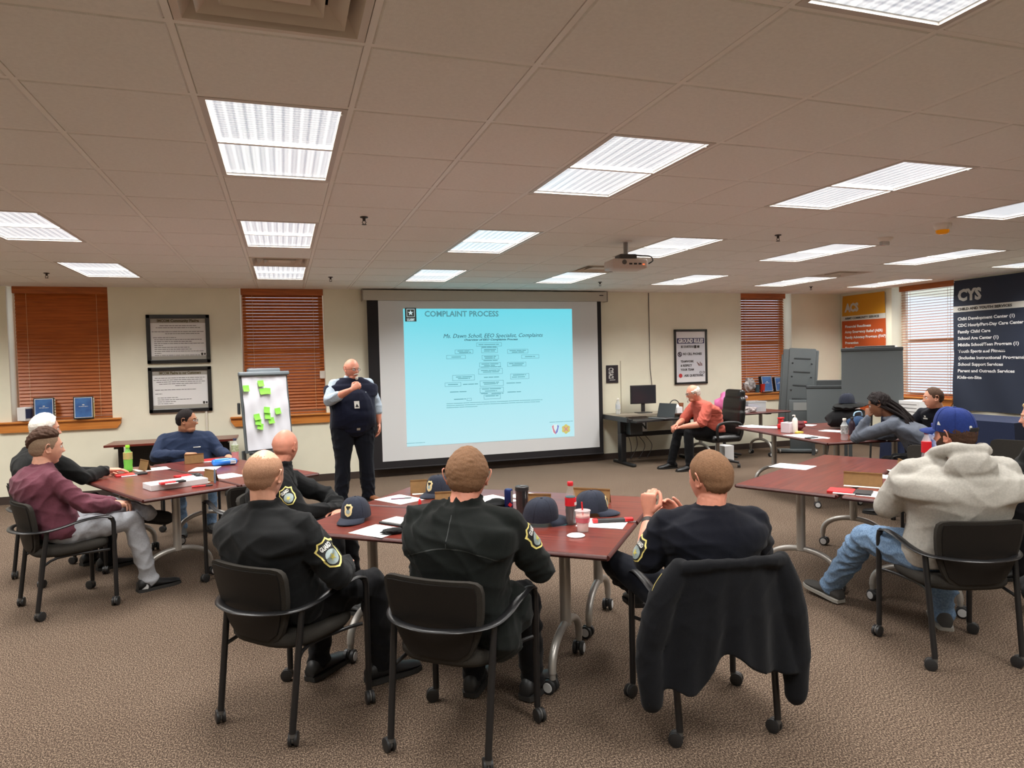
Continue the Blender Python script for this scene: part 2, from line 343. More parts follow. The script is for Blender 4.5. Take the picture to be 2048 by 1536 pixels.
def window(n, x0, x1, z0, z1, wid, tilt, M=None, T=(0, 0, 0), clear=0, wand=False):
    """built facing -Y around the origin, then M/T place it"""
    root = bpy.data.objects.new('window_%d' % n, None); COL.objects.link(root); struct(root)
    root.matrix_world = Matrix.Translation(T) @ (M.to_4x4() if M else Matrix())
    W = x1-x0; cx = (x0+x1)/2
    m = MB()
    for s in (-1, 1): m.box((cx+s*(W/2-.03), .27, (z0+z1)/2), (.06, .05, z1-z0))
    m.box((cx, .27, z0+.03), (W-.12, .05, .06)); m.box((cx, .27, z1-.03), (W-.12, .05, .06)); m.box((cx, .27, (z0+z1)/2), (W-.12, .05, .05))
    m.build('window_frame', m_white, root)
    MB().box((cx, .275, (z0+z1)/2), (W-.1, .006, z1-z0-.1)).build('pane', m_glass, root)
    a, b = clear if clear else (0, 0); bx0, bx1 = x0+a, x1-b; bw = bx1-bx0; bc = (bx0+bx1)/2
    MB().box((bc, .05, z1-.045), (bw+.01, .05, .09), bev=.006).build('valance', m_blind, root)
    m = MB(); z = z1-.10; sp = .044; R = rot(x=tilt); k = 0
    while z > z0+.05:
        m.box((bc, .075, z), (bw-.02, .05, .0028), 0, R); z -= sp; k += 1
    m.box((bc, .075, z0+.025), (bw-.02, .05, .022), 0)
    m.build('blind_slats', m_blind, root)
    m = MB()
    for s in (.14, bw-.14):
        m.tube([(bx0+s, .045, z1-.08), (bx0+s, .045, z0+.03)], .0022, 6); m.tube([(bx0+s, .105, z1-.08), (bx0+s, .105, z0+.03)], .0022, 6)
    m.build('ladder_cords', m_cord, root)
    if wand:
        MB().box((bx1-.04, .03, 1.52), (.075, .012, .11), bev=.005).build('tag', m_white, root)
    e0, e1 = wid
    MB().box(((x0+x1)/2, .11, z0-.012), (W+.02, .28, .03)).build('window_sill', m_sill, root)
    m = MB(); P = [(e0, z0+.005), (e1, z0+.005), (e1, z0-.06), (e1-.05, z0-.13), (e0+.05, z0-.13), (e0, z0-.06)]
    m.rings([[V((x, y, z)) for x, z in P] for y in (-.028, .0)])
    m.box(((e0+e1)/2, -.025, z0-.006), (e1-e0+.01, .055, .024), bev=.004)
    m.build('sill_apron', m_sill, root)
    return root
window(1, -3.25, -2.13, 1.03, CZ, (-3.42, -2.03), math.radians(66), T=(0, BY, 0), clear=(.06, .0))
window(2, -.53, .575, .97, CZ, (-.70, .66), math.radians(56), T=(0, BY, 0), clear=(.015, .0), wand=True)
window(3, 7.62, 8.70, .98, CZ, (7.50, 8.80), math.radians(50), T=(0, BY, 0), clear=(.0, .11))
# right-wall window: rotate so that it faces -X ; local x runs along -Y
MR = Matrix(((0, 1, 0), (-1, 0, 0), (0, 0, 1)))
window(4, -WR[1], -WR[0], WR[2], CZ, (-WR[1]-.06, -WR[0]+.0), math.radians(12), M=MR, T=(RX, 0, 0), clear=(.13, .0))
# ================================================================ FURNITURE
m_blk = mat('black_metal', (.012, .012, .013, 1), .35, spec=.5)
m_blkpl = mat('black_plastic', (.02, .02, .021, 1), .45)
m_hood = mat('caster_grey', srgb(84, 82, 80), .5)
m_fab = mat('chair_fabric', srgb(52, 49, 45), .95, var=.2, vscale=250, bump=.3, bscale=400, spec=.2)
m_fabd = mat('chair_back_shell', srgb(26, 23, 21), .6, var=.15, vscale=200, spec=.3)
def smooth_path(P, n=4):
    P = [V(p) for p in P]; out = []
    for i in range(len(P)-1):
        p0, p1, p2, p3 = P[max(i-1, 0)], P[i], P[i+1], P[min(i+2, len(P)-1)]
        for k in range(n):
            t = k/n; out.append(.5*((2*p1)+(p2-p0)*t+(2*p0-5*p1+4*p2-p3)*t*t+(3*p1-p0-3*p2+p3)*t**3))
    return out+[P[-1]]
def caster_mb(r=.031, a=0):
    m = MB(); R = rot(z=a)@Matrix.Rotation(PI/2, 3, 'Y'); off = rot(z=a)@V((0, -.018, 0))
    for s in (-1, 1):
        c = off+rot(z=a)@V((s*.013, 0, r)); m.lathe([(r*.8, -.008), (r, -.006), (r, .006), (r*.8, .008)], 16, 0, c, R)
    m.lathe([(r*.86, -.004), (r*.86, .004)], 16, 1, off+V((0, 0, r+.006)), R)
    m.lathe([(.013, r*1.5), (.013, r*2.3)], 10, 1); return m
def make_chair():
    r = thing('guest_chair', 'x', 'chair'); legs = []
    for sx in (-1, 1):
        legs.append((MB().tube([(sx*.265, .23, .064), (sx*.265, .23, .585), (sx*.265, .222, .612), (sx*.265, .205, .626)], .0150, 10), (sx*.265, .23)))
        legs.append((MB().tube([(sx*.228, -.235, .064), (sx*.236, -.165, .585)], .0150, 10), (sx*.228, -.235)))
    for k, (m, (x, y)) in enumerate(legs):
        l = m.build('leg', m_blk, r, smooth=True)
        c = caster_mb(a=random.uniform(-3, 3)); c.v = [(a+x, b+y, z) for a, b, z in c.v]; c.build('caster', [m_blkpl, m_hood], l, smooth=True)
    P = smooth_path([(.265, .215, .622), (.266, .15, .640), (.268, .03, .632), (.262, -.09, .606), (.237, -.19, .592), (.16, -.272, .590), (.07, -.305, .589), (0, -.314, .588)], 4)
    P = P+[V((-p.x, p.y, p.z)) for p in P[-2::-1]]
    MB().tube(P, [.021]*len(P), 10, flat=(1, .40), up=(0, 0, 1)).build('arm_band', m_blk, r, smooth=True)
    # seat
    def se(u, w, d, n=3.2): c, s = math.cos(u), math.sin(u); return (w*abs(c)**(2/n)*(1 if c > 0 else -1), d*abs(s)**(2/n)*(1 if s > 0 else -1))
    R = []
    for k, (z, sc) in enumerate(((.405, .86), (.408, .95), (.425, 1), (.445, 1), (.458, .96), (.466, .85), (.468, .5), (.468, .05))):
        R.append([V((x*sc, y*sc+.01, z+(.008*(y/.22)**2 if y > 0 else .014*(y/.22)**2)-.012*(1-min(1, abs(x)/.22)) if sc < .97 and z > .45 else z)) for x, y in (se(2*PI*j/32, .235, .235) for j in range(32))])
    MB().rings(R).build('seat', m_fab, r, smooth=60)
    m = MB()
    for sx in (-1, 1):
        m.tube(smooth_path([(sx*.262, .2, .40), (sx*.22, .12, .395), (sx*.2, -.1, .395), (sx*.232, -.195, .36)], 3), .009, 8)
    m.tube([(-.21, .12, .396), (.21, .12, .396)], .009, 8); m.tube([(-.2, -.1, .396), (.2, -.1, .396)], .009, 8)
    m.build('seat_frame', m_blk, r, smooth=True)
    # backrest: curved shell
    def shell(y0, zz, off, sh=0):
        R_ = []
        for z, hw in zz:
            t = (z-.44)/.345; row = []
            for j in range(13):
                u = j/12*2-1; x = u*hw; y = -.225-.07*t+(.75*x*x)+off
                row.append(V((x, y, z)))
            R_.append(row)
        return R_
    zz = [(.435, .11), (.45, .14), (.48, .163), (.52, .183), (.57, .202), (.63, .216), (.69, .224), (.735, .227), (.765, .222), (.78, .205), (.786, .175)]
    def slab(zz, oa, ob, mi=0):
        A = shell(0, zz, oa); B = shell(0, zz, ob); m = MB(); n = 13; Vv = [p for r_ in A for p in r_]+[p for r_ in B for p in r_]; K = len(A)*n; F = []
        for i in range(len(A)-1):
            for j in range(n-1): a = i*n+j; F += [(a, a+1, a+n+1, a+n), (K+a, K+a+n, K+a+n+1, K+a+1)]
        L = len(A)
        for j in range(n-1): F += [(j, K+j, K+j+1, j+1), ((L-1)*n+j, (L-1)*n+j+1, K+(L-1)*n+j+1, K+(L-1)*n+j)]
        for i in range(L-1): F += [(i*n, (i+1)*n, K+(i+1)*n, K+i*n), (i*n+n-1, K+i*n+n-1, K+(i+1)*n+n-1, (i+1)*n+n-1)]
        return m.add(Vv, F, mi)
    bk = slab(zz, .020, -.004).build('backrest', m_fab, r, smooth=50)
    slab([(z, w*.9) for z, w in [(.445, .11)]+zz[2:-2]]+[(.770, .165)], -.004, -.012).build('back_panel', m_fabd, bk, smooth=50)
    return r
chair0 = make_chair(); chair0.location = (.0, 3.42, 0); chair0.rotation_euler = (0, 0, -math.radians(46.6))
tag(chair0, 'black chair under the person in the black guard jacket at front left', 'chair', 'guest chairs')
def ch(x, y, az, lb): return dup(chair0, (x, y, 0), -math.radians(az), lb, 'guest chairs')
ch(.71, 2.93, 41, 'black chair nearest the camera, under the person in the center')
ch(1.81, 2.71, 8, 'black chair with a dark jacket hung over its back')
ch(3.445, 2.80, 18, 'black chair under the person in the grey hoodie')
ch(-1.50, 5.585, 61, 'black chair under the person in the maroon sweater')
ch(-1.77, 6.41, 52, 'black chair under the person resting a hand on the left table')
ch(-.286, 5.65, -20, 'empty black chair with its back to the left front table')
ch(-1.0, 8.0, 165, 'black chair under the person in the navy pullover')
ch(.0, 4.97, 112, 'black chair under the person with folded arms in the black guard jacket')
ch(6.0, 5.10, -22, 'black chair under the person in the grey jacket')
ch(7.2, 5.95, -98, 'black chair under the person in the dark uniform by the right window')
ch(5.40, 3.42, -62, 'black chair under the person in black at the right edge')
# ---- tables
m_mah = bpy.data.materials.new('mahogany_laminate'); m_mah.use_nodes = True; woodmat(m_mah, srgb(88, 32, 26), srgb(122, 52, 40), 2.2, (1, 16, 16), .3, coat=.25)
m_edge = mat('table_edge', srgb(72, 30, 26), .45)
m_silver = mat('silver_leg', srgb(178, 174, 168), .38, metal=.55)
m_hub = mat('caster_hub', srgb(200, 200, 200), .4)
def tcaster(x, y, a):
    m = MB(); R = rot(z=a)@Matrix.Rotation(PI/2, 3, 'Y'); r = .036
    for s in (-1, 1):
        c = V((x, y, r))+rot(z=a)@V((s*.02, -.012, 0)); m.lathe([(r*.86, -.011), (r, -.008), (r, .008), (r*.86, .011)], 18, 0, c, R)
        m.lathe([(r*.70, s*.0112), (r*.66, s*.0135)], 16, 1, c, R)
    m.box(V((x, y, r+.012))+rot(z=a)@V((0, -.012, 0)), (.016, .05, .05), 0, rot(z=a), bev=.01)
    m.lathe([(.016, .07), (.018, .10)], 12, 2, (x, y, 0)); return m
def make_table(L=1.80, W=.672, T=.74, leg_x=None, cast=True):
    r = thing('training_table', 'x', 'table'); lx = leg_x if leg_x is not None else L/2-.31
    e = .012
    MB().prism([(-L/2, -W/2), (L/2, -W/2), (L/2, W/2), (-L/2, W/2)], T-.026, T).build('tabletop', m_mah, r)
    m = MB()
    for a, b, c, d in ((-L/2, -W/2, L/2, -W/2), (L/2, -W/2, L/2, W/2), (L/2, W/2, -L/2, W/2), (-L/2, W/2, -L/2, -W/2)):
        m.tube([(a, b, T-.014), (c, d, T-.014)], .0132, 8)
    m.build('edge_band', m_edge, r, smooth=True)
    for s in (-1, 1):
        m = MB(); x = s*lx
        m.tube([(x, 0, .255), (x, 0, T-.04)], .03, 16, 0)
        P = [(x, .25*math.sin(a), .10+.165*(math.cos(a)**.8 if math.cos(a) > 0 else 0)) for a in [(-PI/2+PI*k/20) for k in range(21)]]
        m.tube(P, .021, 12, 0)
        l = m.build('leg', m_silver, r, smooth=60)
        MB().box((x, 0, T-.04), (.10, W*.62, .028), bev=.01).build('bracket', m_blkpl, l)
        for q in (-1, 1): tcaster(x, q*.25, random.uniform(-2, 2)).build('caster', [m_blkpl, m_hub, m_silver], l, smooth=True)
    MB().box((0, 0, T-.05), (2*lx, .05, .03)).build('crossbar', m_blkpl, r)
    return r
tab0 = make_table()
def trect(P, a, b, labels, group, W=.69, L=1.82):
    """P corner, a unit vector along the length, b across; two tables side by side"""
    a = V((*a, 0)).normalized(); b = V((*b, 0)); b = (b-a*b.dot(a)).normalized(); P = V((*P, 0)); rz = math.atan2(a.y, a.x); out = []
    for k, lb in enumerate(labels):
        c = P+a*(L/2)+b*(W*(k+.5)+.028*k)
        if 'label' in tab0 and tab0['label'] == 'x': o = tab0; o.location = c; o.rotation_euler = (0, 0, rz); o['label'] = lb; o['group'] = group
        else: o = dup(tab0, c, rz, lb, group)
        out.append(o)
    return out
GT_ = 'mahogany training tables on casters'
trect((.0, 4.018), (.773, -.634), (.645, .764), ['mahogany table in the center nearest the camera, red drink and caps on it', 'mahogany table in the center, behind the nearest, toward the screen'], GT_)
trect((-.968, 5.387), (-.482, .876), (.876, .482), ['mahogany table on the left with the white box on its near end', 'mahogany table on the left behind, with the blue pack on it'], GT_)
trect((3.03, 4.13), (.878, .478), (.478, -.878), ['mahogany table on the right with one loose white sheet', 'mahogany table in front of the person in the grey hoodie'], GT_)
trect((5.253, 5.622), (.12, .99), (.99, -.12), ['mahogany table at back right with the clear water bottle', 'mahogany table at back right, in front of the person in uniform'], GT_)
# side table by the left wall, folding legs
def side_table():
    r = thing('side_table', 'long narrow mahogany table against the wall under the framed pledges', 'table', (-1.35, 9.74, 0))
    L, W, T = 1.5, .55, .74
    MB().box((0, 0, T-.013), (L, W, .026)).build('tabletop', m_mah, r)
    for s in (-1, 1):
        m = MB(); x = s*.62
        m.box((x, 0, .38), (.06, .05, .68), bev=.01); m.box((x, 0, .03), (.06, .5, .05), bev=.012); m.box((x, 0, T-.04), (.06, .45, .03)); m.build('leg', m_blk, r)
    MB().box((0, .2, .55), (1.2, .015, .3)).build('modesty_panel', m_blkpl, r); return r
side_table()
# ================================================================ PEOPLE
from mathutils.bvhtree import BVHTree
def remesh(mb, voxel, it, name, mats, parent, fold=0, fseed=0, ffreq=45, region=None, fac=.5):
    me0 = mb.mesh(); o = bpy.data.objects.new('tmp', me0); COL.objects.link(o)
    r = o.modifiers.new('r', 'REMESH'); r.mode = 'VOXEL'; r.voxel_size = voxel; r.use_smooth_shade = True
    if it: s = o.modifiers.new('s', 'SMOOTH'); s.factor = fac; s.iterations = it
    dg = bpy.context.evaluated_depsgraph_get(); me = bpy.data.meshes.new_from_object(o.evaluated_get(dg)); me.name = name
    bpy.data.objects.remove(o, do_unlink=True); bpy.data.meshes.remove(me0)
    n = len(me.vertices)
    if fold:
        P = np.empty(n*3, np.float32); me.vertices.foreach_get('co', P); P = P.reshape(-1, 3)
        Nn = np.empty(n*3, np.float32); me.vertex_normals.foreach_get('vector', Nn); Nn = Nn.reshape(-1, 3)
        rs = np.random.RandomState(fseed); f = np.zeros(n)
        Wp = P+.045*np.sin(P[:, [1, 2, 0]]*9+rs.rand(3)*6)+.02*np.sin(P[:, [2, 0, 1]]*23+rs.rand(3)*6)
        env = .7+.3*np.sin(P@(rs.randn(3)*3.5)+rs.rand()*6)
        for k in range(5):
            d = rs.randn(3); d[2] = abs(d[2])*1.3+.5; d /= np.linalg.norm(d); q = ffreq*(.7+.6*rs.rand())
            s = np.sin(Wp@d*q+rs.rand()*6.28); m_ = .5+.5*np.sin(Wp@(rs.randn(3)*7)+rs.rand()*6)
            f += (1-np.abs(s))**1.6*m_*(1 if k < 4 else .5)
        f = (f/2.0-.35)*fold*1.7*env
        P = P+Nn*f[:, None]; me.vertices.foreach_set('co', P.astype(np.float32).ravel())
    me.polygons.foreach_set('use_smooth', [True]*len(me.polygons))
    me.materials.clear()
    for m in (mats if isinstance(mats, (list, tuple)) else [mats]): me.materials.append(m)
    if region and n:
        idx = np.array([region(V(p.center)) for p in me.polygons], np.int32); me.polygons.foreach_set('material_index', idx)
    me.update(); ob = bpy.data.objects.new(name, me); COL.objects.link(ob)
    if parent: ob.parent = parent
    return ob
def seg(mb, a, b, ra, rb, mid=0, n=14):
    a, b = V(a), V(b); d = b-a; L = d.length
    if L < 1e-4: return
    K = 5; pts = [a+d*(k/K) for k in range(K+1)]; rr = [ra+(rb-ra)*(k/K)+mid*math.sin(PI*k/K) for k in range(K+1)]
    mb.tube(pts, rr, n); mb.ball(a, ra, nu=12, nv=8); mb.ball(b, rb, nu=12, nv=8)
def chain(mb, P, R, mids=None):
    for i in range(len(P)-1): seg(mb, P[i], P[i+1], R[i], R[i+1], (mids or [0]*9)[i])
def eloft(mb, st, n=28, sq=2.4):
    """st: (centre, x axis, y axis, half width, half depth)"""
    R = []
    for c, X, Y, w_, d in st:
        R.append([V(c)+X*(w_*abs(math.cos(u))**(2/sq)*(1 if math.cos(u) > 0 else -1))+Y*(d*abs(math.sin(u))**(2/sq)*(1 if math.sin(u) > 0 else -1)) for u in (2*PI*k/n for k in range(n))])
    mb.rings(R)
def sstep(x, a, b): t = np.clip((x-a)/(b-a), 0, 1); return t*t*(3-2*t)
def head_grid(nu=132, nv=100, off=None, fat=0, nose=1):
    th = np.linspace(.02, PI-.02, nv)[:, None]; ph = np.linspace(0, 2*PI, nu, endpoint=False)[None, :]
    dx = np.sin(th)*np.cos(ph); dy = np.sin(th)*np.sin(ph); dz = np.cos(th)+0*ph
    t = np.clip(-dz, 0, 1); x = .0745*dx; z = .118*dz; y = np.where(dy > 0, .090*dy, .102*dy)
    x = x*(1-(.30-fat*.5)*t**2.0); x = x*(1+.09*4*np.clip(dz, 0, 1)*(1-np.clip(dz, 0, 1))); y = np.where(dy < 0, y*(1+.06*4*np.clip(dz, 0, 1)*(1-np.clip(dz, 0, 1))), y)
    x = x*(1+.05*np.exp(-((dz-.25)/.4)**2)*np.where(dy < 0, 1, .2))
    y = np.where(dy < 0, y*(1-.45*sstep(t, .1, .85)), y*(1-.05*t)); y = y+.012*t**3
    y = np.where(dy > 0, y*(1-.10*np.clip(dz, 0, 1)**3), y)
    F = sstep(dy, .05, .45); X, Z = x, z
    g = lambda u, s: np.exp(-(u/s)**2)
    prof = np.where(Z > -.036, np.clip((.008-Z)/.044, 0, 1)**1.2, np.clip(1-(-.036-Z)/.010, 0, 1))
    d = nose*(.024*g(X, .0095)*prof+.010*g(np.abs(X)-.011, .007)*g(Z+.034, .008))
    d += -.011*g(np.abs(X)-.031, .015)*g(Z-.001, .011)+.006*g(np.abs(X)-.027, .021)*g(Z-.021, .008)
    d += .0065*g(X, .021)*(g(Z+.0595, .0045)+g(Z+.071, .0052))-.003*g(X, .026)*g(Z+.0655, .0022)
    d += .010*g(X, .022)*g(Z+.102, .014)+.004*g(np.abs(X)-.05, .018)*g(Z+.022, .018)-.004*g(Z+.086, .007)*g(X, .03)
    y = y+d*F
    P = np.stack([x, y, z+0*x], -1)
    if off is not None:
        n_ = P/np.array([.0745**2, .095**2, .118**2]); n_ /= np.linalg.norm(n_, axis=-1, keepdims=True); P = P+n_*off[..., None]
    return P, dx+0*y, dy+0*y, dz+0*y
def grid_faces(nv, nu, keep=None):
    F = []
    for i in range(nv-1):
        for j in range(nu):
            a, b, c, d = i*nu+j, i*nu+(j+1) % nu, (i+1)*nu+(j+1) % nu, (i+1)*nu+j
            if keep is None or keep[a] or keep[b] or keep[c] or keep[d]: F.append((a, d, c, b))
    return F
HL = {  # hairline height (unit direction z) against angle from the face, 0 front .. pi back
 'full': [(0, .60), (.45, .60), (.8, .38), (1.15, .18), (1.38, -.10), (1.6, -.06), (1.85, -.1), (2.1, -.42), (PI, -.55)],
 'recede': [(0, .70), (.3, .78), (.6, .66), (.95, .36), (1.3, .15), (1.45, -.10), (1.6, -.02), (1.85, -.1), (2.1, -.42), (PI, -.55)]}
def hair_shell(M, c, kind, thick, hi=None, seed=0, rough=.002, bald=None, comb=0, lo=None):
    nu, nv = 132, 100; _, dx, dy, dz = head_grid(nu, nv); a = np.arctan2(np.abs(dx), dy)
    line = np.interp(a, *zip(*HL[kind])); m = dz-line
    rs = np.random.RandomState(seed); nz = np.zeros_like(m)
    for k in range(10): nz += np.sin(dx*rs.randn()*22+dy*rs.randn()*22+dz*rs.randn()*22+rs.rand()*6)
    m = m+nz*.008
    if bald is not None: m = np.minimum(m, bald(dx, dy, dz, a)+nz*.01)
    if lo is not None: m = np.minimum(m, lo(dx, dy, dz))
    t = sstep(m, -.03, .14); th_ = thick if np.isscalar(thick) else thick(dx, dy, dz)
    off = -.003+(th_+.003)*t+rough*nz*.25*t
    P, *_ = head_grid(nu, nv, off); keep = (m > -.05).ravel()
    mb = MB(); F = grid_faces(nv, nu, keep); P = P.reshape(-1, 3)
    if hi: P = P*np.array(hi)
    if keep[0]: F.append(tuple(range(nu))[::-1])
    return mb.add([M @ V(p)+c for p in P.tolist()], F)
def ear(mb, M, c, s):
    P = []
    for k in range(15):
        a = -1.9+k/14*4.3; w_ = .017*(1 if k < 10 else 1-.05*(k-10)); P.append(M @ V((s*(.077+.017*max(0, math.cos(a-.9))+.003), -.010-w_*math.cos(a)*1.0, .002+.031*math.sin(a)))+c)
    mb.tube(P, .0042, 8)
    mb.ball(M @ V((s*.0755, -.006, -.002))+c, (.006, .013, .024), nu=10, nv=8, M=M @ Matrix.Rotation(-s*.25, 3, 'Z'))
    mb.ball(M @ V((s*.079, -.002, -.026))+c, (.0055, .0075, .008), nu=8, nv=6, M=M)
def hand(mb, W, D, Nn, side, curl=.35, s=1, spread=.0, curls=None, thumb=.5):
    D = V(D).normalized(); Nn = V(Nn); Nn = (Nn-D*Nn.dot(D)).normalized(); T = D.cross(Nn)*side; W = V(W)
    st = [(W-D*.02*s, .025, .0185), (W+D*.01*s, .027, .018), (W+D*.035*s, .035, .0165), (W+D*.065*s, .041, .0145), (W+D*.09*s, .042, .012), (W+D*.1*s, .036, .009)]
    eloft(mb, [(c, T, Nn, a*s, b*s) for c, a, b in st], 16, 2.3)
    mb.ball(W+D*.035*s+T*.022*s+Nn*.008*s, .019*s, nu=10, nv=8)
    for k, (o, L, r) in enumerate(((.031, .076, .0088), (.0105, .086, .009), (-.0105, .080, .0086), (-.030, .062, .0076))):
        cu = (curls[k] if curls else curl); p = W+D*(.088-(.004 if k in (0, 2) else .012 if k == 3 else 0))*s+T*o*s; ang = 0; sp = spread*(1.5-k); pr = r*s
        for f, da in ((.45, cu*1.2), (.31, cu*1.5), (.24, cu*1.0)):
            ang += da; d = (D*math.cos(ang)+Nn*math.sin(ang)+T*sp*.15).normalized(); q = p+d*(L*f*s); r2 = pr*.93
            seg(mb, p, q, pr, r2, n=10); p = q; pr = r2
    p = W+D*.022*s+T*.026*s; pr = .0115*s
    for f, (a, b, c_) in ((.042, (.72, .62, .25)), (.032, (.72-.9*thumb, .8, .35)), (.026, (.62-1.1*thumb, .85, .4))):
        d = (T*a+D*b+Nn*c_).normalized(); q = p+d*f*s; seg(mb, p, q, pr, pr*.9, n=10); p = q; pr *= .9
def lerp(a, b, t): return V(a)*(1-t)+V(b)*t
m_skin = lambda nm, c, c2=None: mat(nm, c, .5, var=.07, vscale=30, bump=.08, bscale=300, sss=.06, spec=.4)
SK_A = m_skin('skin_fair', srgb(226, 168, 142)); SK_B = m_skin('skin_ruddy', srgb(222, 150, 126)); SK_C = m_skin('skin_tan', srgb(196, 140, 108)); SK_D = m_skin('skin_brown', srgb(140, 96, 72))
m_eye = mat('eye_white', srgb(225, 220, 215), .2); m_iris = mat('iris', (.02, .015, .012, 1), .15)
def cloth(nm, c, sheen=.06, **k): return mat(nm, c, .92, var=.10, vscale=90, bump=.22, bscale=420, sheen=sheen, spec=.2, **k)
def shoe(parent, A, faz, fp, m_up, m_sole, s=1, name='shoe', roll=0):
    """A ankle, faz heading, fp toe pitch (up positive)"""
    R = Matrix.Rotation(-faz, 3, 'Z') @ Matrix.Rotation(fp, 3, 'X') @ Matrix.Rotation(roll, 3, 'Y'); A = V(A)
    st = [(-.075, .028, .05, .055), (-.055, .037, .052, .078), (-.02, .040, .05, .088), (.03, .041, .043, .070), (.08, .044, .034, .050), (.13, .046, .028, .038), (.17, .040, .024, .032), (.198, .024, .02, .022)]
    up = MB(); so = MB(); Ru = []; Rs = []
    for y, w_, zc, h in st:
        ring = []
        for k in range(16):
            u = 2*PI*k/16; z = math.sin(u); ring.append(A+R @ V((w_*s*math.cos(u)*(1 if z < .2 else .92), y*s, (-.078+.5*h+.5*h*z)*s)))
        Ru.append(ring); Rs.append([A+R @ V((w_*1.1*s*math.cos(2*PI*k/16), y*1.02*s, (-.081+.010*(1 if math.sin(2*PI*k/16) > 0 else -1))*s)) for k in range(16)])
    up.rings(Ru); so.rings(Rs); sh = up.build(name, m_up, parent, smooth=60); so.build('sole', m_sole, sh, smooth=50)
    lc = MB()
    for k in range(4): y = .02+k*.022; z = (-.078+.072-.013*k)*s; lc.tube([A+R @ V((-.02*s, y*s, z-.004)), A+R @ V((0, (y+.006)*s, z+.004)), A+R @ V((.02*s, y*s, z-.004))], .0022, 5)
    lc.build('laces', m_up, sh); return sh
def decal(target, c, n, up, layers, reach=.12, parent=None, name='patch', off=.0025):
    """layers: (MB laid out in the plane, material); projected on the surface of target"""
    dg = bpy.context.evaluated_depsgraph_get(); bvh = BVHTree.FromObject(target, dg); n = V(n).normalized(); up = V(up); up = (up-n*up.dot(n)).normalized(); rt = up.cross(n)
    root = None
    for k, (mb, m) in enumerate(layers):
        me = mb.mesh(); bm = bmesh.new(); bm.from_mesh(me); bmesh.ops.triangulate(bm, faces=bm.faces[:])
        for _ in range(3):
            E_ = [e for e in bm.edges if e.calc_length() > .012]
            if not E_: break
            bmesh.ops.subdivide_edges(bm, edges=E_, cuts=1, use_grid_fill=False); bmesh.ops.triangulate(bm, faces=bm.faces[:])
        last = off
        for v in bm.verts:
            p = V(c)+rt*v.co.x+up*v.co.y; h = bvh.ray_cast(p+n*reach, -n, reach*2.2)
            dd = off+k*.0014
            v.co = (h[0]+n*dd) if h[0] is not None else p-n*0+n*dd
        bm.to_mesh(me); bm.free(); me.materials.append(m); o = bpy.data.objects.new(name if k == 0 else 'lettering' if k == 2 else 'emblem', me); COL.objects.link(o)
        o.parent = target; root = root or o
    return root
def shield(w_, h, n=6):
    P = [(-.50, .30), (-.36, .36), (-.26, .50), (0, .46), (.26, .50), (.36, .36), (.50, .30), (.43, .05), (.45, -.12), (.36, -.36), (.15, -.47), (0, -.52), (-.15, -.47), (-.36, -.36), (-.45, -.12), (-.43, .05)]
    return [(x*w_, y*h) for x, y in P]
def poly_mb(P, c=(0, 0)):
    m = MB(); k = len(P); return m.add([(c[0], c[1], 0)]+[(x, y, 0) for x, y in P], [(0, i+1, (i+1) % k+1) for i in range(k)])
def disc(r, c=(0, 0), n=20): return poly_mb([(c[0]+r*math.cos(2*PI*i/n), c[1]+r*math.sin(2*PI*i/n)) for i in range(n)], c)
m_yel = mat('thread_yellow', srgb(236, 220, 130), .7); m_pblk = mat('patch_black', (.01, .01, .01, 1), .8); m_pwht = mat('thread_white', srgb(225, 225, 220), .7); m_pgry = mat('patch_silver', srgb(150, 165, 165), .6); m_pgold = mat('patch_gold', srgb(190, 180, 90), .6)
def guard_patch(target, c, n, up, s=1):
    t = MB(); text_mb(t, 'GUARD', .026*s, Matrix.Identity(3), (0, .021*s, 0), width=.052*s, align='CENTER', bold=.0012, ext=0)
    st = MB(); P = [((.018 if i % 2 == 0 else .007)*s*math.sin(PI*i/5), -.014*s+(.018 if i % 2 == 0 else .007)*s*math.cos(PI*i/5)) for i in range(10)]
    st = poly_mb(P, (0, -.014*s))
    decal(target, c, n, up, [(poly_mb(shield(.094*s, .118*s)), m_yel), (poly_mb(shield(.080*s, .104*s)), m_pblk), (t, m_pwht), (disc(.030*s, (0, -.014*s)), m_pgry), (st, m_pgold)], name='shoulder_patch')
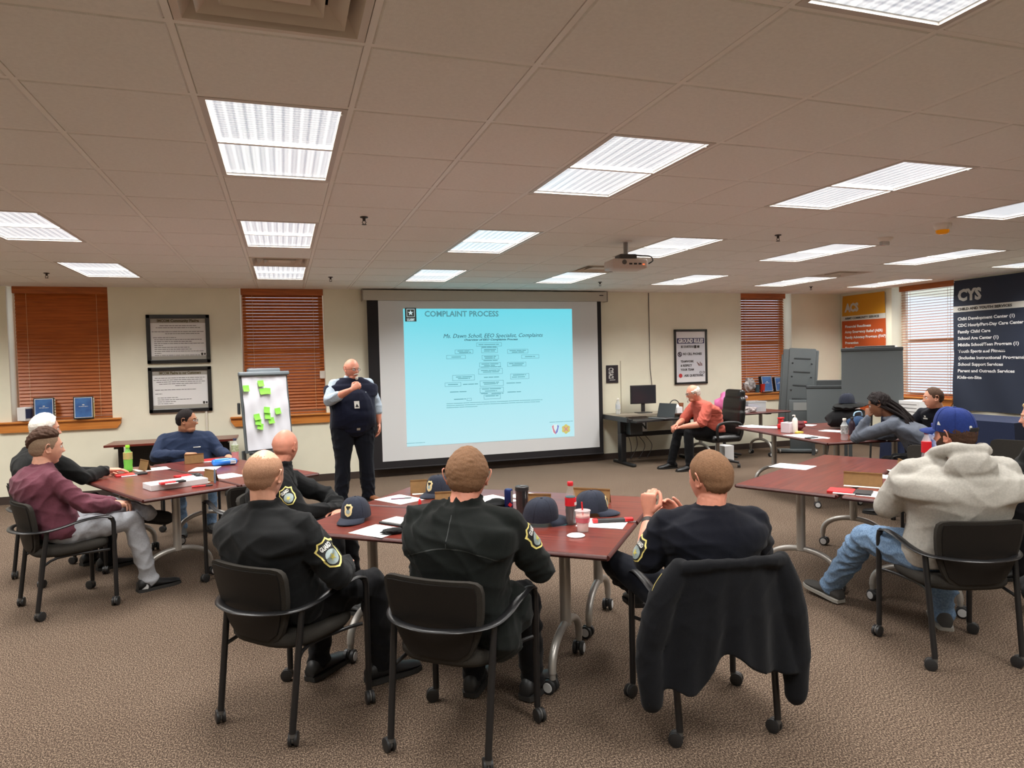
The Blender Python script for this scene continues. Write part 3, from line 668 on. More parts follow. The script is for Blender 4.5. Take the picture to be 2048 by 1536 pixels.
def person(label, pos, az, d, group=None):
    az = math.radians(az); root = thing('person', label, 'person', (pos[0], pos[1], 0), 0, group)
    Rz = Matrix.Rotation(-az, 3, 'Z'); L = lambda p: Rz @ V(p)
    taz = math.radians(d.get('torso', math.degrees(az))); Rt = Matrix.Rotation(-taz, 3, 'Z')
    Xp, Yp, Xt, Yt = Rz @ V((1, 0, 0)), Rz @ V((0, 1, 0)), Rt @ V((1, 0, 0)), Rt @ V((0, 1, 0))
    pel = L(d.get('pel', (0, -.13, .545))); nek = L(d.get('nek', (0, -.13, 1.03))); hc = L(d.get('hd', (0, -.09, 1.165)))
    g = d.get('girth', 1.0); sw = d.get('sw', .185); belly = d.get('belly', .0); lean = d.get('hip_drop', 0)
    haz, hp, hr = [math.radians(v) for v in d.get('head', (math.degrees(az), 0, 0))]; HM = Matrix.Rotation(-haz, 3, 'Z') @ Matrix.Rotation(hp, 3, 'X') @ Matrix.Rotation(hr, 3, 'Y')
    hs = d.get('hscale', 1.0); HMs = HM*hs
    stand = d.get('stand', False)
    sp = nek-pel; up = sp.normalized()
    sh = {s: nek-up*d.get('sdrop', .085)+Xt*(s*sw)+Yt*d.get('sfwd', 0) for s in (-1, 1)}
    for s in (-1, 1):
        if ('sh', s) in d: sh[s] = L(d[('sh', s)])
    arms = {s: [L(p) if k < 2 else p for k, p in enumerate(d['arms'][s])] for s in (-1, 1)}
    legs = {s: d['legs'][s] for s in (-1, 1)}
    hipw = .095*(1+(g-1)*.6)
    hips = {s: pel+Xp*(s*hipw)+Yp*(.02 if not stand else 0)-V((0, 0, .01)) for s in (-1, 1)}
    def torso(k, top=True, extra=0, bot=-.10):
        out = []; prof = [(bot, .155, .105), (-.03, .178, .13), (.12, .176, .132), (.32, .168, .130), (.52, .180, .134), (.70, .196, .132), (.82, .196, .118), (.91, .165, .098), (.97, .105, .080), (1.0, .066, .066)]
        pt, pw, pd = zip(*prof); tt = np.linspace(bot, 1, 34)
        kern = np.array([.25, .5, .25])
        def sm(a):
            a = np.interp(tt, pt, a)
            for _ in range(3): a = np.convolve(np.pad(a, 1, 'edge'), kern, 'valid')
            return a
        for t, w_, dd in zip(tt.tolist(), sm(pw).tolist(), sm(pd).tolist()):
            x = Xp.lerp(Xt, min(1, max(0, t)))
            y = Yp.lerp(Yt, min(1, max(0, t))); bl = belly*math.exp(-((t-.25)/.25)**2)
            ww = w_*(1+(g-1)*(1 if t < .85 else .5))*k*(sw/.185 if t > .6 and t < .95 else 1); q = dd*(1+(g-1)*(.6 if t < .85 else .3))*k
            hunch = -Yt*(d.get('hunch', .02)*math.sin(PI*max(0, min(1, t))**1.6))
            out.append((pel+sp*t+y*(bl*.5)+hunch, x.normalized(), y.normalized(), ww+extra, q+bl*.5+extra))
        return out
    # ---- body (skin): one continuous surface
    sk = MB()
    P, dx, dy, dz = head_grid(fat=d.get('fat', 0), nose=d.get('nose', 1)); nv, nu = dx.shape
    Fh = grid_faces(nv, nu)+[tuple(range(nu)), tuple(((nv-1)*nu+j) for j in range(nu))[::-1]]
    sk.add([HMs @ V(p)+hc for p in P.reshape(-1, 3).tolist()], Fh)
    for s in (-1, 1): ear(sk, HMs, hc, s)
    nr = d.get('neck_r', .058); nt = HMs @ V((0, -.022, -.055))+hc
    chain(sk, [nek-up*.04, lerp(nek, nt, .5), nt], [nr*1.12, nr, nr*.96])
    if d.get('fat', 0): sk.ball(HMs @ V((0, .03, -.088))+hc, (.052, .05, .035), M=HM)
    eloft(sk, torso(.72), 24)
    for s in (-1, 1):
        E_, W_, D_, N_, cu = arms[s][:5]; ex = arms[s][5] if len(arms[s]) > 5 else {}
        D_ = L(D_); N_ = L(N_); A = sh[s]; bare = d.get('bare', .0)
        chain(sk, [A, E_, W_], [.045, .038+bare, .0265], [.004, .006+bare])
        Rh = ex; hand(sk, W_+D_.normalized()*.018, D_, N_, s, cu, s=d.get('hand', 1.0), **Rh)
        K, An = L(legs[s][0]), L(legs[s][1]); chain(sk, [hips[s], K, An], [.055, .042, .032])
        sk.ball(An-V((0, 0, .02)), .035)
    body = remesh(sk, .0042, 2, 'body', d.get('skin', SK_A), root)
    # eyes
    if d.get('eyes', True):
        m = MB()
        for s in (-1, 1): m.ball(HMs @ V((s*.031, .0715, .000))+hc, .0118*hs, 0, 12, 8); m.ball(HMs @ V((s*.031, .0795, .0))+hc, .0052*hs, 1, 8, 6)
        m.build('eyes', [m_eye, m_iris], root, smooth=True, fix=False)
    for nm, mb_, mm in d.get('hair', lambda M, c: [])(HMs, hc): mb_.build(nm, mm, root, smooth=180)
    # ---- trousers
    tr = MB(); lg = d.get('legg', 1.0)
    for s in (-1, 1):
        K, An, fz, fp = L(legs[s][0]), L(legs[s][1]), legs[s][2], legs[s][3]; hem = An+(K-An).normalized()*.01
        chain(tr, [hips[s], K, hem], [.098*lg*(1+(g-1)*.6), .068*lg, .058*lg], [.0, .006])
        seg(tr, hem, hem+(An-K).normalized()*.03, .058*lg, .061*lg)
        shoe(root, An, math.radians(fz)+az, math.radians(fp), d.get('shoe', m_blkpl), d.get('sole', m_blkpl), s=d.get('ss', 1.08), name='shoe', roll=math.radians(legs[s][4]) if len(legs[s]) > 4 else 0)
    st = torso(.93, bot=-.12)[:12]; eloft(tr, st, 24)
    trousers = remesh(tr, .010, 3, 'trousers', d['trousers'], root, fold=d.get('tfold', .010), fseed=3+d.get('seed', 5), ffreq=38)
    # ---- upper garments
    res = {'root': root, 'body': body, 'trousers': trousers, 'HM': HM, 'HMs': HMs, 'hc': hc, 'sh': sh, 'arms': arms, 'up': up, 'Xt': Xt, 'Yt': Yt, 'nek': nek, 'pel': pel, 'L': L}
    def sleeves(mb, r, length=1.0, k=1):
        for s in (-1, 1):
            E_, W_ = arms[s][0], arms[s][1]; A = sh[s]
            if length >= 1: chain(mb, [A, E_, lerp(E_, W_, .98)], [r*1.03, r*.84, r*.60], [.004, .004]); 
            elif length > .5: f = (length-.5)*2; chain(mb, [A, E_, lerp(E_, W_, f)], [r*1.03, r*.9, r*.8], [.004, .002])
            else: chain(mb, [A, lerp(A, E_, length*2)], [r*1.03, r*1.0], [.002])
    for ly in d['tops']:
        mb = MB(); k = ly.get('k', 1.0); eloft(mb, torso(k, extra=ly.get('extra', 0), bot=ly.get('bot', -.06)))
        if ly.get('sleeve', 1) > 0: sleeves(mb, ly.get('r', .062), ly['sleeve'] if 'sleeve' in ly else 1)
        else:
            for s in (-1, 1): mb.ball(sh[s]-Xt*s*.035-up*.01, .068)
        for s in (-1, 1): seg(mb, nek-up*.045, lerp(sh[s], nek, .12), .066*k, ly.get('r', .062)*.9)
        cl = ly.get('collar', .04)
        if cl:
            c0 = nek-up*.015; ax = (nt-nek).normalized(); w_ = ly.get('cw', .082)
            eloft(mb, [(c0-ax*.03, Xt, Yt, w_*1.15, w_*1.1), (c0, Xt, Yt, w_, w_*.98), (c0+ax*cl, Xt, Yt, w_*.93, w_*.93), (c0+ax*(cl+.006), Xt, Yt, w_*.86, w_*.86)], 24, 2)
        if 'more' in ly: ly['more'](mb, res)
        o = remesh(mb, ly.get('voxel', .009), 3, ly['name'], ly['mat'], root, fold=ly.get('fold', .012), fseed=11+d.get('seed', 5)*3, ffreq=ly.get('freq', 34), region=(lambda p, f=ly['region']: f(p, res)) if 'region' in ly else None)
        res[ly['name']] = o
    return res

def beard(M, c, thick=.004, seed=9):
    nu, nv = 132, 100; P, dx, dy, dz = head_grid(nu, nv); a = np.arctan2(np.abs(dx), dy)
    m = np.minimum(np.interp(a, [0, .35, .7, 1.1, 1.45, 1.6, PI], [-.50, -.55, -.36, -.22, .02, -.3, -2])-dz, dz+.985); t = sstep(m, -.02, .08)
    mouth = np.exp(-(P[..., 0]/.02)**2-((P[..., 2]+.066)/.009)**2)*(dy > 0); off = -.003+(thick+.003)*t-.008*mouth
    Q, *_ = head_grid(nu, nv, off); return MB().add([M @ V(p)+c for p in Q.reshape(-1, 3).tolist()], grid_faces(nv, nu, (m > -.03).ravel()))
def loc(pos, az):
    R = Matrix.Rotation(math.radians(az), 3, 'Z'); return lambda x, y, z: tuple(R @ V((x-pos[0], y-pos[1], z)))
M_UNI = cloth('uniform_black', srgb(19, 20, 21)); M_UNI2 = cloth('jacket_green_black', srgb(17, 21, 19)); M_NAVYP = cloth('polo_navy', srgb(14, 16, 26))
M_TRB = cloth('trousers_black', srgb(14, 14, 17)); M_TRN = cloth('trousers_navy', srgb(15, 18, 28)); M_KHA = cloth('trousers_light_grey', srgb(172, 174, 180)); M_JEAN = cloth('denim', srgb(84, 108, 138), col2=srgb(120, 146, 174))
M_MAR = cloth('sweater_maroon', srgb(104, 58, 70)); M_FLE = cloth('fleece_navy', srgb(38, 50, 76)); M_HOOD = cloth('hoodie_grey', srgb(176, 172, 164)); M_SAL = cloth('shirt_salmon', srgb(196, 98, 84)); M_GRYJ = cloth('jacket_slate', srgb(96, 102, 114)); M_BJ = cloth('jacket_black', srgb(21, 22, 22))
M_VEST = cloth('vest_navy', srgb(18, 22, 42)); M_SHL = cloth('shirt_light', srgb(188, 200, 210), col2=srgb(150, 166, 184)); M_SHW = cloth('shirt_white', srgb(225, 225, 225))
HB = lambda n, c, c2: mat(n, c, .8, vscale=260, col2=c2, bump=.25, bscale=600, spec=.2)
H_BZ = HB('hair_buzz_brown', srgb(112, 84, 62), srgb(150, 112, 84)); H_BZD = HB('hair_buzz_dark', srgb(62, 48, 40), srgb(104, 78, 62)); H_STB = HB('hair_stubble', srgb(150, 112, 88), srgb(190, 146, 118))
H_WHT = HB('hair_white', srgb(214, 208, 198), srgb(238, 232, 222)); H_BRN = HB('hair_brown', srgb(58, 42, 34), srgb(92, 66, 52)); H_BLK = HB('hair_black', srgb(22, 18, 18), srgb(48, 40, 40)); H_BLO = HB('hair_blonde', srgb(196, 170, 122), srgb(222, 200, 156)); H_GRY = HB('hair_grey', srgb(120, 112, 106), srgb(156, 148, 140))
SH_BLK = mat('shoe_black', srgb(26, 26, 27), .5, spec=.5); SH_SOLE = mat('shoe_sole', srgb(40, 38, 36), .8); SH_BRN = mat('shoe_brown', srgb(128, 78, 46), .45); SH_GRY = mat('shoe_grey', srgb(58, 56, 54), .9); SH_SG = mat('sole_grey', srgb(150, 146, 138), .8)
EYB = lambda M, c, m, w=.0035: ('eyebrows', (lambda b: (b.tube([M @ V((s*x, y, z))+c for s in (1,) for x, y, z in ((.014, .0885, .020), (.03, .086, .0245), (.046, .074, .020))], [w*.7, w, w*.5], 6), b.tube([M @ V((-x, y, z))+c for x, y, z in ((.014, .0885, .020), (.03, .086, .0245), (.046, .074, .020))], [w*.7, w, w*.5], 6))[0])(MB()), m)
def glasses(res, col=(.02, .02, .02, 1), tint=.25):
    M, c = res['HMs'], res['hc']; m = MB(); P = lambda x, y, z: M @ V((x, y, z))+c
    for s in (-1, 1):
        m.tube([P(s*.032+.021*math.cos(a), .099-abs(s*.032+.021*math.cos(a))*.12, -.002+.014*math.sin(a)) for a in (2*PI*k/16 for k in range(16))], .0013, 5, closed=True)
        m.tube([P(s*.053, .093, .003), P(s*.076, .06, .004), P(s*.082, -.005, .004), P(s*.08, -.02, -.006)], .0016, 5)
    m.tube([P(-.011, .098, .002), P(0, .100, .005), P(.011, .098, .002)], .0013, 5)
    g = m.build('glasses', mat('glasses_frame', col, .3, metal=.4), res['root'], smooth=True)
    l = MB()
    for s in (-1, 1): l.rings([[P(s*.032+.020*math.cos(a), .098+dy-abs(s*.032+.020*math.cos(a))*.12, -.002+.013*math.sin(a)) for a in (2*PI*k/14 for k in range(14))] for dy in (0, .001)])
    l.build('glasses_lenses', mat('spectacle_glass', (.6, .65, .7, 1), .05, alpha=tint), g, smooth=30)
def lapse(name, f): return (name, f)
def face_hair(M, c, m, parts, seed=1):
    out = []
    if 'moustache' in parts:
        b = MB(); b.tube([M @ V(p)+c for p in ((-.030, .080, -.064), (-.016, .095, -.053), (0, .1005, -.050), (.016, .095, -.053), (.030, .080, -.064))], [.004, .0085, .008, .0085, .004], 8); out.append(('moustache', b, m))
    if 'goatee' in parts:
        b = MB(); b.ball(M @ V((0, .094, -.098))+c, (.019, .012, .021), nu=14, nv=10, M=M); out.append(('beard', b, m))
    return out
seatleg = lambda kx=.13, ky=.34, ay=.38, ax=.14, f=6: {s: ((s*kx, ky, .54), (s*ax, ay, .10), s*f, 0) for s in (-1, 1)}
# ---- P5: front left guard
pos, az = (0, 3.42), 46.6; f = loc(pos, az)
R = person('person in black guard jacket at front left, seen from behind, shoulder patch showing', pos, az, dict(seed=68, torso=44, head=(33, 0, 0), nek=(-.06, -.09, 1.0), hd=(-.075, -.065, 1.143), sw=.205, girth=1.14, hunch=.03, hscale=1.05, skin=SK_A, pel=(-.01, -.045, .54),
  arms={1: [(.31, -.01, .70), (.13, .24, .66), (-.6, .7, -.1), (0, 0, -1), .5], -1: [(-.36, -.0, .70), (-.10, .26, .66), (.6, .6, -.1), (0, 0, -1), .5]},
  legs={1: ((.20, .36, .55), (.17, .44, .105), 26, 0), -1: ((-.13, .36, .55), (-.165, .34, .105), -5, 0)}, trousers=M_TRB, shoe=SH_BLK, sole=SH_SOLE, ss=1.12,
  hair=lambda M, c: [('hair', hair_shell(M, c, 'recede', .0018, seed=3, rough=.0004, bald=lambda x, y, z, a: .80-z+.1*(a-2)), H_STB)],
  tops=[dict(name='jacket', mat=M_UNI, r=.074, k=1.12, collar=.05, cw=.080, fold=.010, bot=-.10)]))
guard_patch(R['jacket'], R['sh'][1]*.52+R['arms'][1][0]*.48+R['Xt']*.05, R['Xt']*.9-R['Yt']*.45+V((0, 0, .1)), R['sh'][1]-R['arms'][1][0], 1.12)
# ---- P4: bald man behind
pos, az = (.0, 4.97), 112
R = person('person in black guard jacket with folded arms, seated beyond the front left one', pos, az, dict(seed=70, torso=86, head=(38, 0, 0), pel=(0, -.10, .54), nek=(.03, -.04, .97), hd=(.0, .0, 1.105), sw=.20, girth=1.2, hunch=.04, skin=SK_B, hscale=.98,
  arms={1: [(.27, .20, .70), (.02, .34, .68), (-1, .2, 0), (0, -.3, -1), .4], -1: [(-.24, .22, .70), (.02, .38, .66), (1, .1, 0), (0, -.3, -1), .4]},
  legs=seatleg(.14, .36, .40), trousers=M_TRB, shoe=SH_BLK, sole=SH_SOLE,
  hair=lambda M, c: [EYB(M, c, H_BZ)],
  tops=[dict(name='jacket', mat=M_UNI, r=.072, k=1.1, collar=.05, cw=.080, fold=.018, bot=-.10)]))
guard_patch(R['jacket'], R['sh'][1]*.62+R['arms'][1][0]*.38+R['Xt']*.05, R['Xt']*.9-R['Yt']*.35+V((0, 0, .1)), R['sh'][1]-R['arms'][1][0], 1.05)
# ---- P7: center front man
pos, az = (.71, 2.93), 41
def flare(mb, r): mb.ball(r['L'](V((.17, -.02, .50))), (.12, .15, .13)); mb.ball(r['L'](V((.20, .10, .56))), (.10, .12, .12)); mb.ball(r['L'](V((-.12, .0, .52))), (.12, .15, .10))
R = person('person in dark seamed jacket with back to us at center, leaning on the table', pos, az, dict(seed=76, torso=30, head=(21, -2, 2), nek=(.025, .0, 1.035), hd=(.02, .06, 1.145), sw=.20, girth=1.16, pel=(.02, -.02, .54), hunch=.04, skin=SK_B, hscale=1.12, neck_r=.064,
  arms={1: [(.315, .18, .72), (.14, .46, .795), (-.7, .7, 0), (0, 0, -1), .3], -1: [(-.30, .22, .72), (-.06, .50, .795), (.6, .8, 0), (0, 0, -1), .3]},
  legs={1: ((.17, .34, .54), (.16, .44, .105), 8, 0), -1: ((-.13, .34, .54), (-.13, .38, .105), -8, 0)}, trousers=M_TRB, shoe=SH_BLK, sole=SH_SOLE,
  hair=lambda M, c: [('hair', hair_shell(M, c, 'full', .0065, seed=5, rough=.0012), H_BZ)],
  tops=[dict(name='jacket', mat=M_UNI2, r=.078, k=1.08, collar=.055, cw=.084, fold=.020, bot=-.10, more=flare)]))
guard_patch(R['jacket'], R['sh'][1]*.72+R['arms'][1][0]*.28+R['Xt']*.05, R['Xt']*.95+V((0, 0, .35)), R['sh'][1]-R['arms'][1][0], 1.05)
P7R = R
sm_ = MB(); Q = [(-.21+.42*k/16, -.035-1.3*(-.21+.42*k/16)**2) for k in range(17)]
for (a, b), (c_, d_) in zip(Q[:-1], Q[1:]): sm_.quad((a, b-.0025, 0), (c_, d_-.0025, 0), (c_, d_+.0025, 0), (a, b+.0025, 0))
sm_.quad((-.022, -.035, 0), (-.018, -.035, 0), (-.018, .085, 0), (-.022, .085, 0))
decal(R['jacket'], R['nek']-R['up']*.11-R['Yt']*.1, -R['Yt'], R['up'], [(sm_, mat('seam_thread', srgb(40, 44, 42), .7))], name='seam', reach=.25, off=.0015)
# ---- P8: polo man, hands raised
pos, az = (1.81, 2.71), 8
R = person('person in navy polo shirt with raised hand and wristband', pos, az, dict(seed=56, torso=14, head=(-12, 0, 0), nek=(.0, -.08, .985), hd=(.015, -.05, 1.105), sw=.20, girth=1.12, hunch=.03, skin=SK_B, hscale=1.07, pel=(0, -.04, .54), bare=.004, neck_r=.062, hand=1.02,
  arms={1: [(.31, .06, .70), (.04, .30, .82), (-.5, .4, .7), (-.6, -.5, 0), .5], -1: [(-.285, -.02, .735), (-.195, .165, .885), (.03, .10, 1), (.75, .55, -.1), .62, dict(thumb=.9)]},
  legs={1: ((.16, .34, .54), (.15, .40, .105), 5, 0), -1: ((-.30, .40, .62), (-.10, .62, .40), 10, -10)}, trousers=M_TRN, shoe=SH_BLK, sole=SH_SOLE,
  hair=lambda M, c: [('hair', hair_shell(M, c, 'full', .005, seed=6, rough=.001), H_BZ), EYB(M, c, H_BZ)],
  tops=[dict(name='polo_shirt', mat=M_NAVYP, r=.074, k=1.06, collar=.028, cw=.076, sleeve=.44, fold=.017, bot=-.08)]))
guard_patch(R['polo_shirt'], R['sh'][-1]*.42+R['arms'][-1][0]*.58-R['Xt']*.05, -R['Xt']*.9-R['Yt']*.5, R['sh'][-1]-R['arms'][-1][0], 1.0)
W_, E_ = R['arms'][-1][1], R['arms'][-1][0]; dd = (W_-E_).normalized()
MB().tube([W_-dd*.035, W_-dd*.012], .0335, 20).build('wristband', mat('watch_band', srgb(48, 44, 42), .6), R['root'], smooth=60)
# ---- P12: hoodie and cap
pos, az = (3.445, 2.80), 18
def hood(mb, r):
    X, Y, n = r['Xt'], r['Yt'], r['nek']
    mb.tube(smooth_path([n+X*.10+Y*.10+V((0, 0, -.03)), n+X*.112+V((0, 0, .03)), n+X*.085-Y*.08+V((0, 0, .055)), n-Y*.105+V((0, 0, .055)), n-X*.085-Y*.08+V((0, 0, .055)), n-X*.112+V((0, 0, .03)), n-X*.10+Y*.10+V((0, 0, -.03))], 4), .038, 12)
    Rm = Matrix((X, Y, V((0, 0, 1)))).transposed()
    mb.ball(n-Y*.13+V((0, 0, -.03)), (.135, .06, .09), M=Rm); mb.ball(n-Y*.15+V((0, 0, -.12))+X*.02, (.11, .05, .07), M=Rm); mb.ball(n-Y*.155+V((0, 0, -.17))+X*.03, (.065, .04, .05), M=Rm)
R = person('person in grey hoodie and blue cap, seen from behind at right', pos, az, dict(seed=64, torso=26, head=(-6, 3, 0), nek=(.01, -.06, 1.075), hd=(.02, -.01, 1.195), sw=.225, girth=1.38, hunch=.06, skin=SK_B, neck_r=.07, hscale=1.05, fat=.05, pel=(0, -.01, .55),
  arms={1: [(.34, .10, .78), (.14, .42, .795), (-.7, .6, 0), (0, 0, -1), .3], -1: [(-.29, .10, .79), (-.0, .42, .80), (.8, .5, 0), (0, 0, -1), .3]},
  legs={1: ((.15, .36, .53), (.18, .34, .10), 20, 0), -1: ((-.235, .45, .525), (-.27, .80, .12), -20, 6)}, trousers=M_JEAN, tfold=.016, legg=1.12, shoe=SH_GRY, sole=SH_SG, ss=1.12,
  hair=lambda M, c: [('hair', hair_shell(M, c, 'full', .006, seed=8, rough=.001), H_BRN), ('beard', beard(M, c), H_BRN)],
  tops=[dict(name='hoodie', mat=M_HOOD, r=.088, k=1.04, collar=0, fold=.012, bot=-.12, more=hood, freq=26)]))

# ---- a cap: crown, visor, button; origin at the rim centre, visor along +y
def cap_parts(m_c, m_v, worn=False):
    cr = MB(); nu, nv = 40, 12; Rr = []
    for i in range(nv+1):
        t = i/nv*PI/2*.985; r_ = math.cos(t)**.70; z = math.sin(t)**.95*.118
        Rr.append([V((.083*r_*math.cos(a), (.098*r_ if math.sin(a) > 0 else .104*r_)*math.sin(a)+.004*math.sin(t), z+(.010*max(0, math.sin(a))*math.sin(2*t)))) for a in (2*PI*k/nu for k in range(nu))])
    cr.rings(Rr); cr.ball((0, .004, .119), (.008, .008, .004), 0, 10, 6)
    for k in range(6):
        a = PI/6+k*PI/3; P = []
        for i in range(nv): t = i/nv*PI/2*.985; r_ = math.cos(t)**.70; P.append(((.083*r_+.0006)*math.cos(a), ((.098 if math.sin(a) > 0 else .104)*r_+.0006)*math.sin(a)+.004*math.sin(t), math.sin(t)**.95*.118+(.010*max(0, math.sin(a))*math.sin(2*t))))
        cr.tube(P, .0012, 5)
    vi = MB(); rows = []
    for k in range(6):
        e = k/5; row = []
        for j in range(15):
            a = PI*(.12+.76*j/14); x = (.080+.004*e)*math.cos(a); y0 = .096*math.sin(a); ext = .075*e*math.sin(PI*(j/14)*.92+.04*PI)**.6; row.append(V((x*(1+.02*e), y0+ext, .006-.10*(x*1.0)**2*12*.12*e*6*.2-.016*e*e-1.1*x*x*e)))
        rows.append(row)
    n = 15; Pv = [p for r_ in rows for p in r_]+[p-V((0, 0, .0035)) for r_ in rows for p in r_]; K = 6*n; F = []
    for i in range(5):
        for j in range(n-1): a = i*n+j; F += [(a, a+1, a+n+1, a+n), (K+a, K+a+n, K+a+n+1, K+a+1)]
    for j in range(n-1): F += [(j, K+j, K+j+1, j+1), (5*n+j, 5*n+j+1, K+5*n+j+1, K+5*n+j)]
    for i in range(5): F += [(i*n, (i+1)*n, K+(i+1)*n, K+i*n), (i*n+n-1, K+i*n+n-1, K+(i+1)*n+n-1, (i+1)*n+n-1)]
    vi.add(Pv, F); return cr, vi
m_capb = cloth('cap_blue', srgb(38, 56, 120)); m_cap = cloth('cap_dark_navy', srgb(44, 48, 60))
cr, vi = cap_parts(0, 0); HM = R['HM']; hc = R['hc']
T_ = lambda mb: (setattr(mb, 'v', [tuple(HM @ (V(v)*1.10+V((0, .0, .022)))+hc) for v in mb.v]), mb)[1]
cp = T_(cr).build('cap', m_capb, R['root'], smooth=60); T_(vi).build('visor', m_capb, cp, smooth=60)
st = MB().tube([HM @ V((.035, -.106, .045))+hc, HM @ V((0, -.119, .046))+hc, HM @ V((-.035, -.106, .045))+hc], .011, 8, flat=(.3, 1), up=HM @ V((0, 0, 1))); st.build('strap', m_blkpl, cp, smooth=True)
k = MB(); text_mb(k, 'B', .05, Matrix.Identity(3), (0, -.018, 0), align='CENTER', bold=.003, ext=0)
decal(cp, HM @ V((0, .08, .10))+hc, HM @ V((0, 1, .45)), HM @ V((0, 0, 1)), [(k, m_pwht)], name='front_mark', reach=.06)
decal(cp, HM @ V((-.09, .03, .065))+hc, HM @ V((-1, .2, .2)), HM @ V((0, 0, 1)), [(poly_mb([(-.011, -.007), (.012, -.007), (-.004, .013), (-.010, .008)]), m_pwht)], name='side_mark', reach=.06)
decal(cp, HM @ V((-.03, -.105, .055))+hc, HM @ V((-.4, -1, .2)), HM @ V((0, 0, 1)), [(poly_mb(shield(.016, .024)), m_pwht)], name='back_mark', reach=.06)

# ---- P1 maroon sweater
pos, az = (-1.50, 5.585), 61; f = loc(pos, az)
R = person('person in maroon sweater and light grey trousers with crossed legs', pos, az, dict(seed=61, torso=60, head=(62, 2, 0), nek=(-.10, -.11, 1.0), hd=(-.115, -.06, 1.118), sw=.19, girth=1.1, hunch=.05, skin=SK_A, hscale=1.05, pel=(-.02, -.04, .54),
  arms={1: [(.22, .08, .72), (.08, .31, .665), (-.55, .8, -.1), (0, -.2, -1), .45], -1: [(-.34, .06, .72), (-.05, .33, .67), (.7, .5, 0), (0, -.2, -1), .45]},
  legs={1: ((.12, .40, .55), (.11, .50, .10), 0, 0), -1: ((-.20, .34, .63), (.045, .52, .575), 6, -14, 62)}, trousers=M_KHA, tfold=.015, shoe=SH_BLK, sole=SH_SOLE, ss=1.1,
  hair=lambda M, c: [('hair', hair_shell(M, c, 'full', .0025, seed=12, rough=.0006), HB('hair_fade', srgb(128, 108, 90), srgb(164, 138, 114))), ('hair_top', hair_shell(M, c, 'full', lambda x, y, z: .008+.024*np.clip(z, 0, 1)*(1-.5*np.clip(y, 0, 1)), seed=13, rough=.003, lo=lambda x, y, z: z-.56+.55*np.clip(-y, 0, 1)*np.clip(1-np.abs(x)*1.6, 0, 1)), H_BRN), EYB(M, c, H_BRN)],
  tops=[dict(name='sweater', mat=M_MAR, r=.066, k=1.04, collar=.035, cw=.074, fold=.011, extra=.008)]))
# ---- P2 white hair
pos, az = (-1.77, 6.41), 52; f = loc(pos, az)
R = person('person in black jacket resting a hand on the left table', pos, az, dict(seed=63, torso=58, head=(66, 0, 0), nek=(-.13, -.06, 1.06), hd=(-.14, -.0, 1.185), sw=.195, girth=1.2, hunch=.04, skin=SK_A, hscale=1.04, pel=(-.03, -.03, .55),
  arms={1: [(.14, .14, .79), (-.03, .40, .80), (.15, 1, -.05), (0, 0, -1), .18], -1: [(-.36, .14, .78), (-.20, .40, .77), (.5, .9, 0), (0, 0, -1), .3]},
  legs=seatleg(.14, .34, .30), trousers=M_TRB, shoe=SH_BLK, sole=SH_SOLE,
  hair=lambda M, c: [('hair', hair_shell(M, c, 'full', lambda x, y, z: .006+.012*np.clip(z, 0, 1), seed=14, rough=.0015), H_WHT), EYB(M, c, H_GRY)],
  tops=[dict(name='shirt', mat=M_SHW, r=.055, k=.96, collar=.035, cw=.068, fold=0), dict(name='jacket', mat=M_BJ, r=.072, k=1.08, collar=.01, cw=.082, fold=.012)]))
# ---- P3 navy fleece
pos, az = (-1.0, 8.0), 165; f = loc(pos, az)
R = person('person in navy pullover and glasses behind the left table, looking right', pos, az, dict(torso=172, head=(98, 0, 0), nek=(-.0, -.05, .985), hd=(-.01, .03, 1.105), sw=.205, girth=1.3, belly=.05, hunch=.02, skin=SK_C, hscale=1.04, pel=(-.03, .03, .54), fat=.08, neck_r=.066,
  arms={1: [(.30, .10, .76), (.08, .36, .79), (-.9, .5, 0), (0, 0, -1), .3], -1: [(-.30, .12, .76), (-.34, .34, .74), (-.1, 1, -.3), (0, 0, -1), .3]},
  legs=seatleg(.15, .38, .44), trousers=M_JEAN, shoe=SH_BLK, sole=SH_SOLE,
  hair=lambda M, c: [('hair', hair_shell(M, c, 'full', .004, seed=15, rough=.001), H_BLK), EYB(M, c, H_BLK)],
  tops=[dict(name='pullover', mat=M_FLE, r=.074, k=1.06, collar=.03, cw=.084, fold=.012)]))
glasses(R)
decal(R['pullover'], R['nek']-R['up']*.16-R['Xt']*.09+R['Yt']*.1, R['Yt'], V((0, 0, 1)), [(poly_mb([(-.035, -.004), (.035, -.004), (.035, .004), (-.035, .004)]), m_pwht)], name='chest_logo')
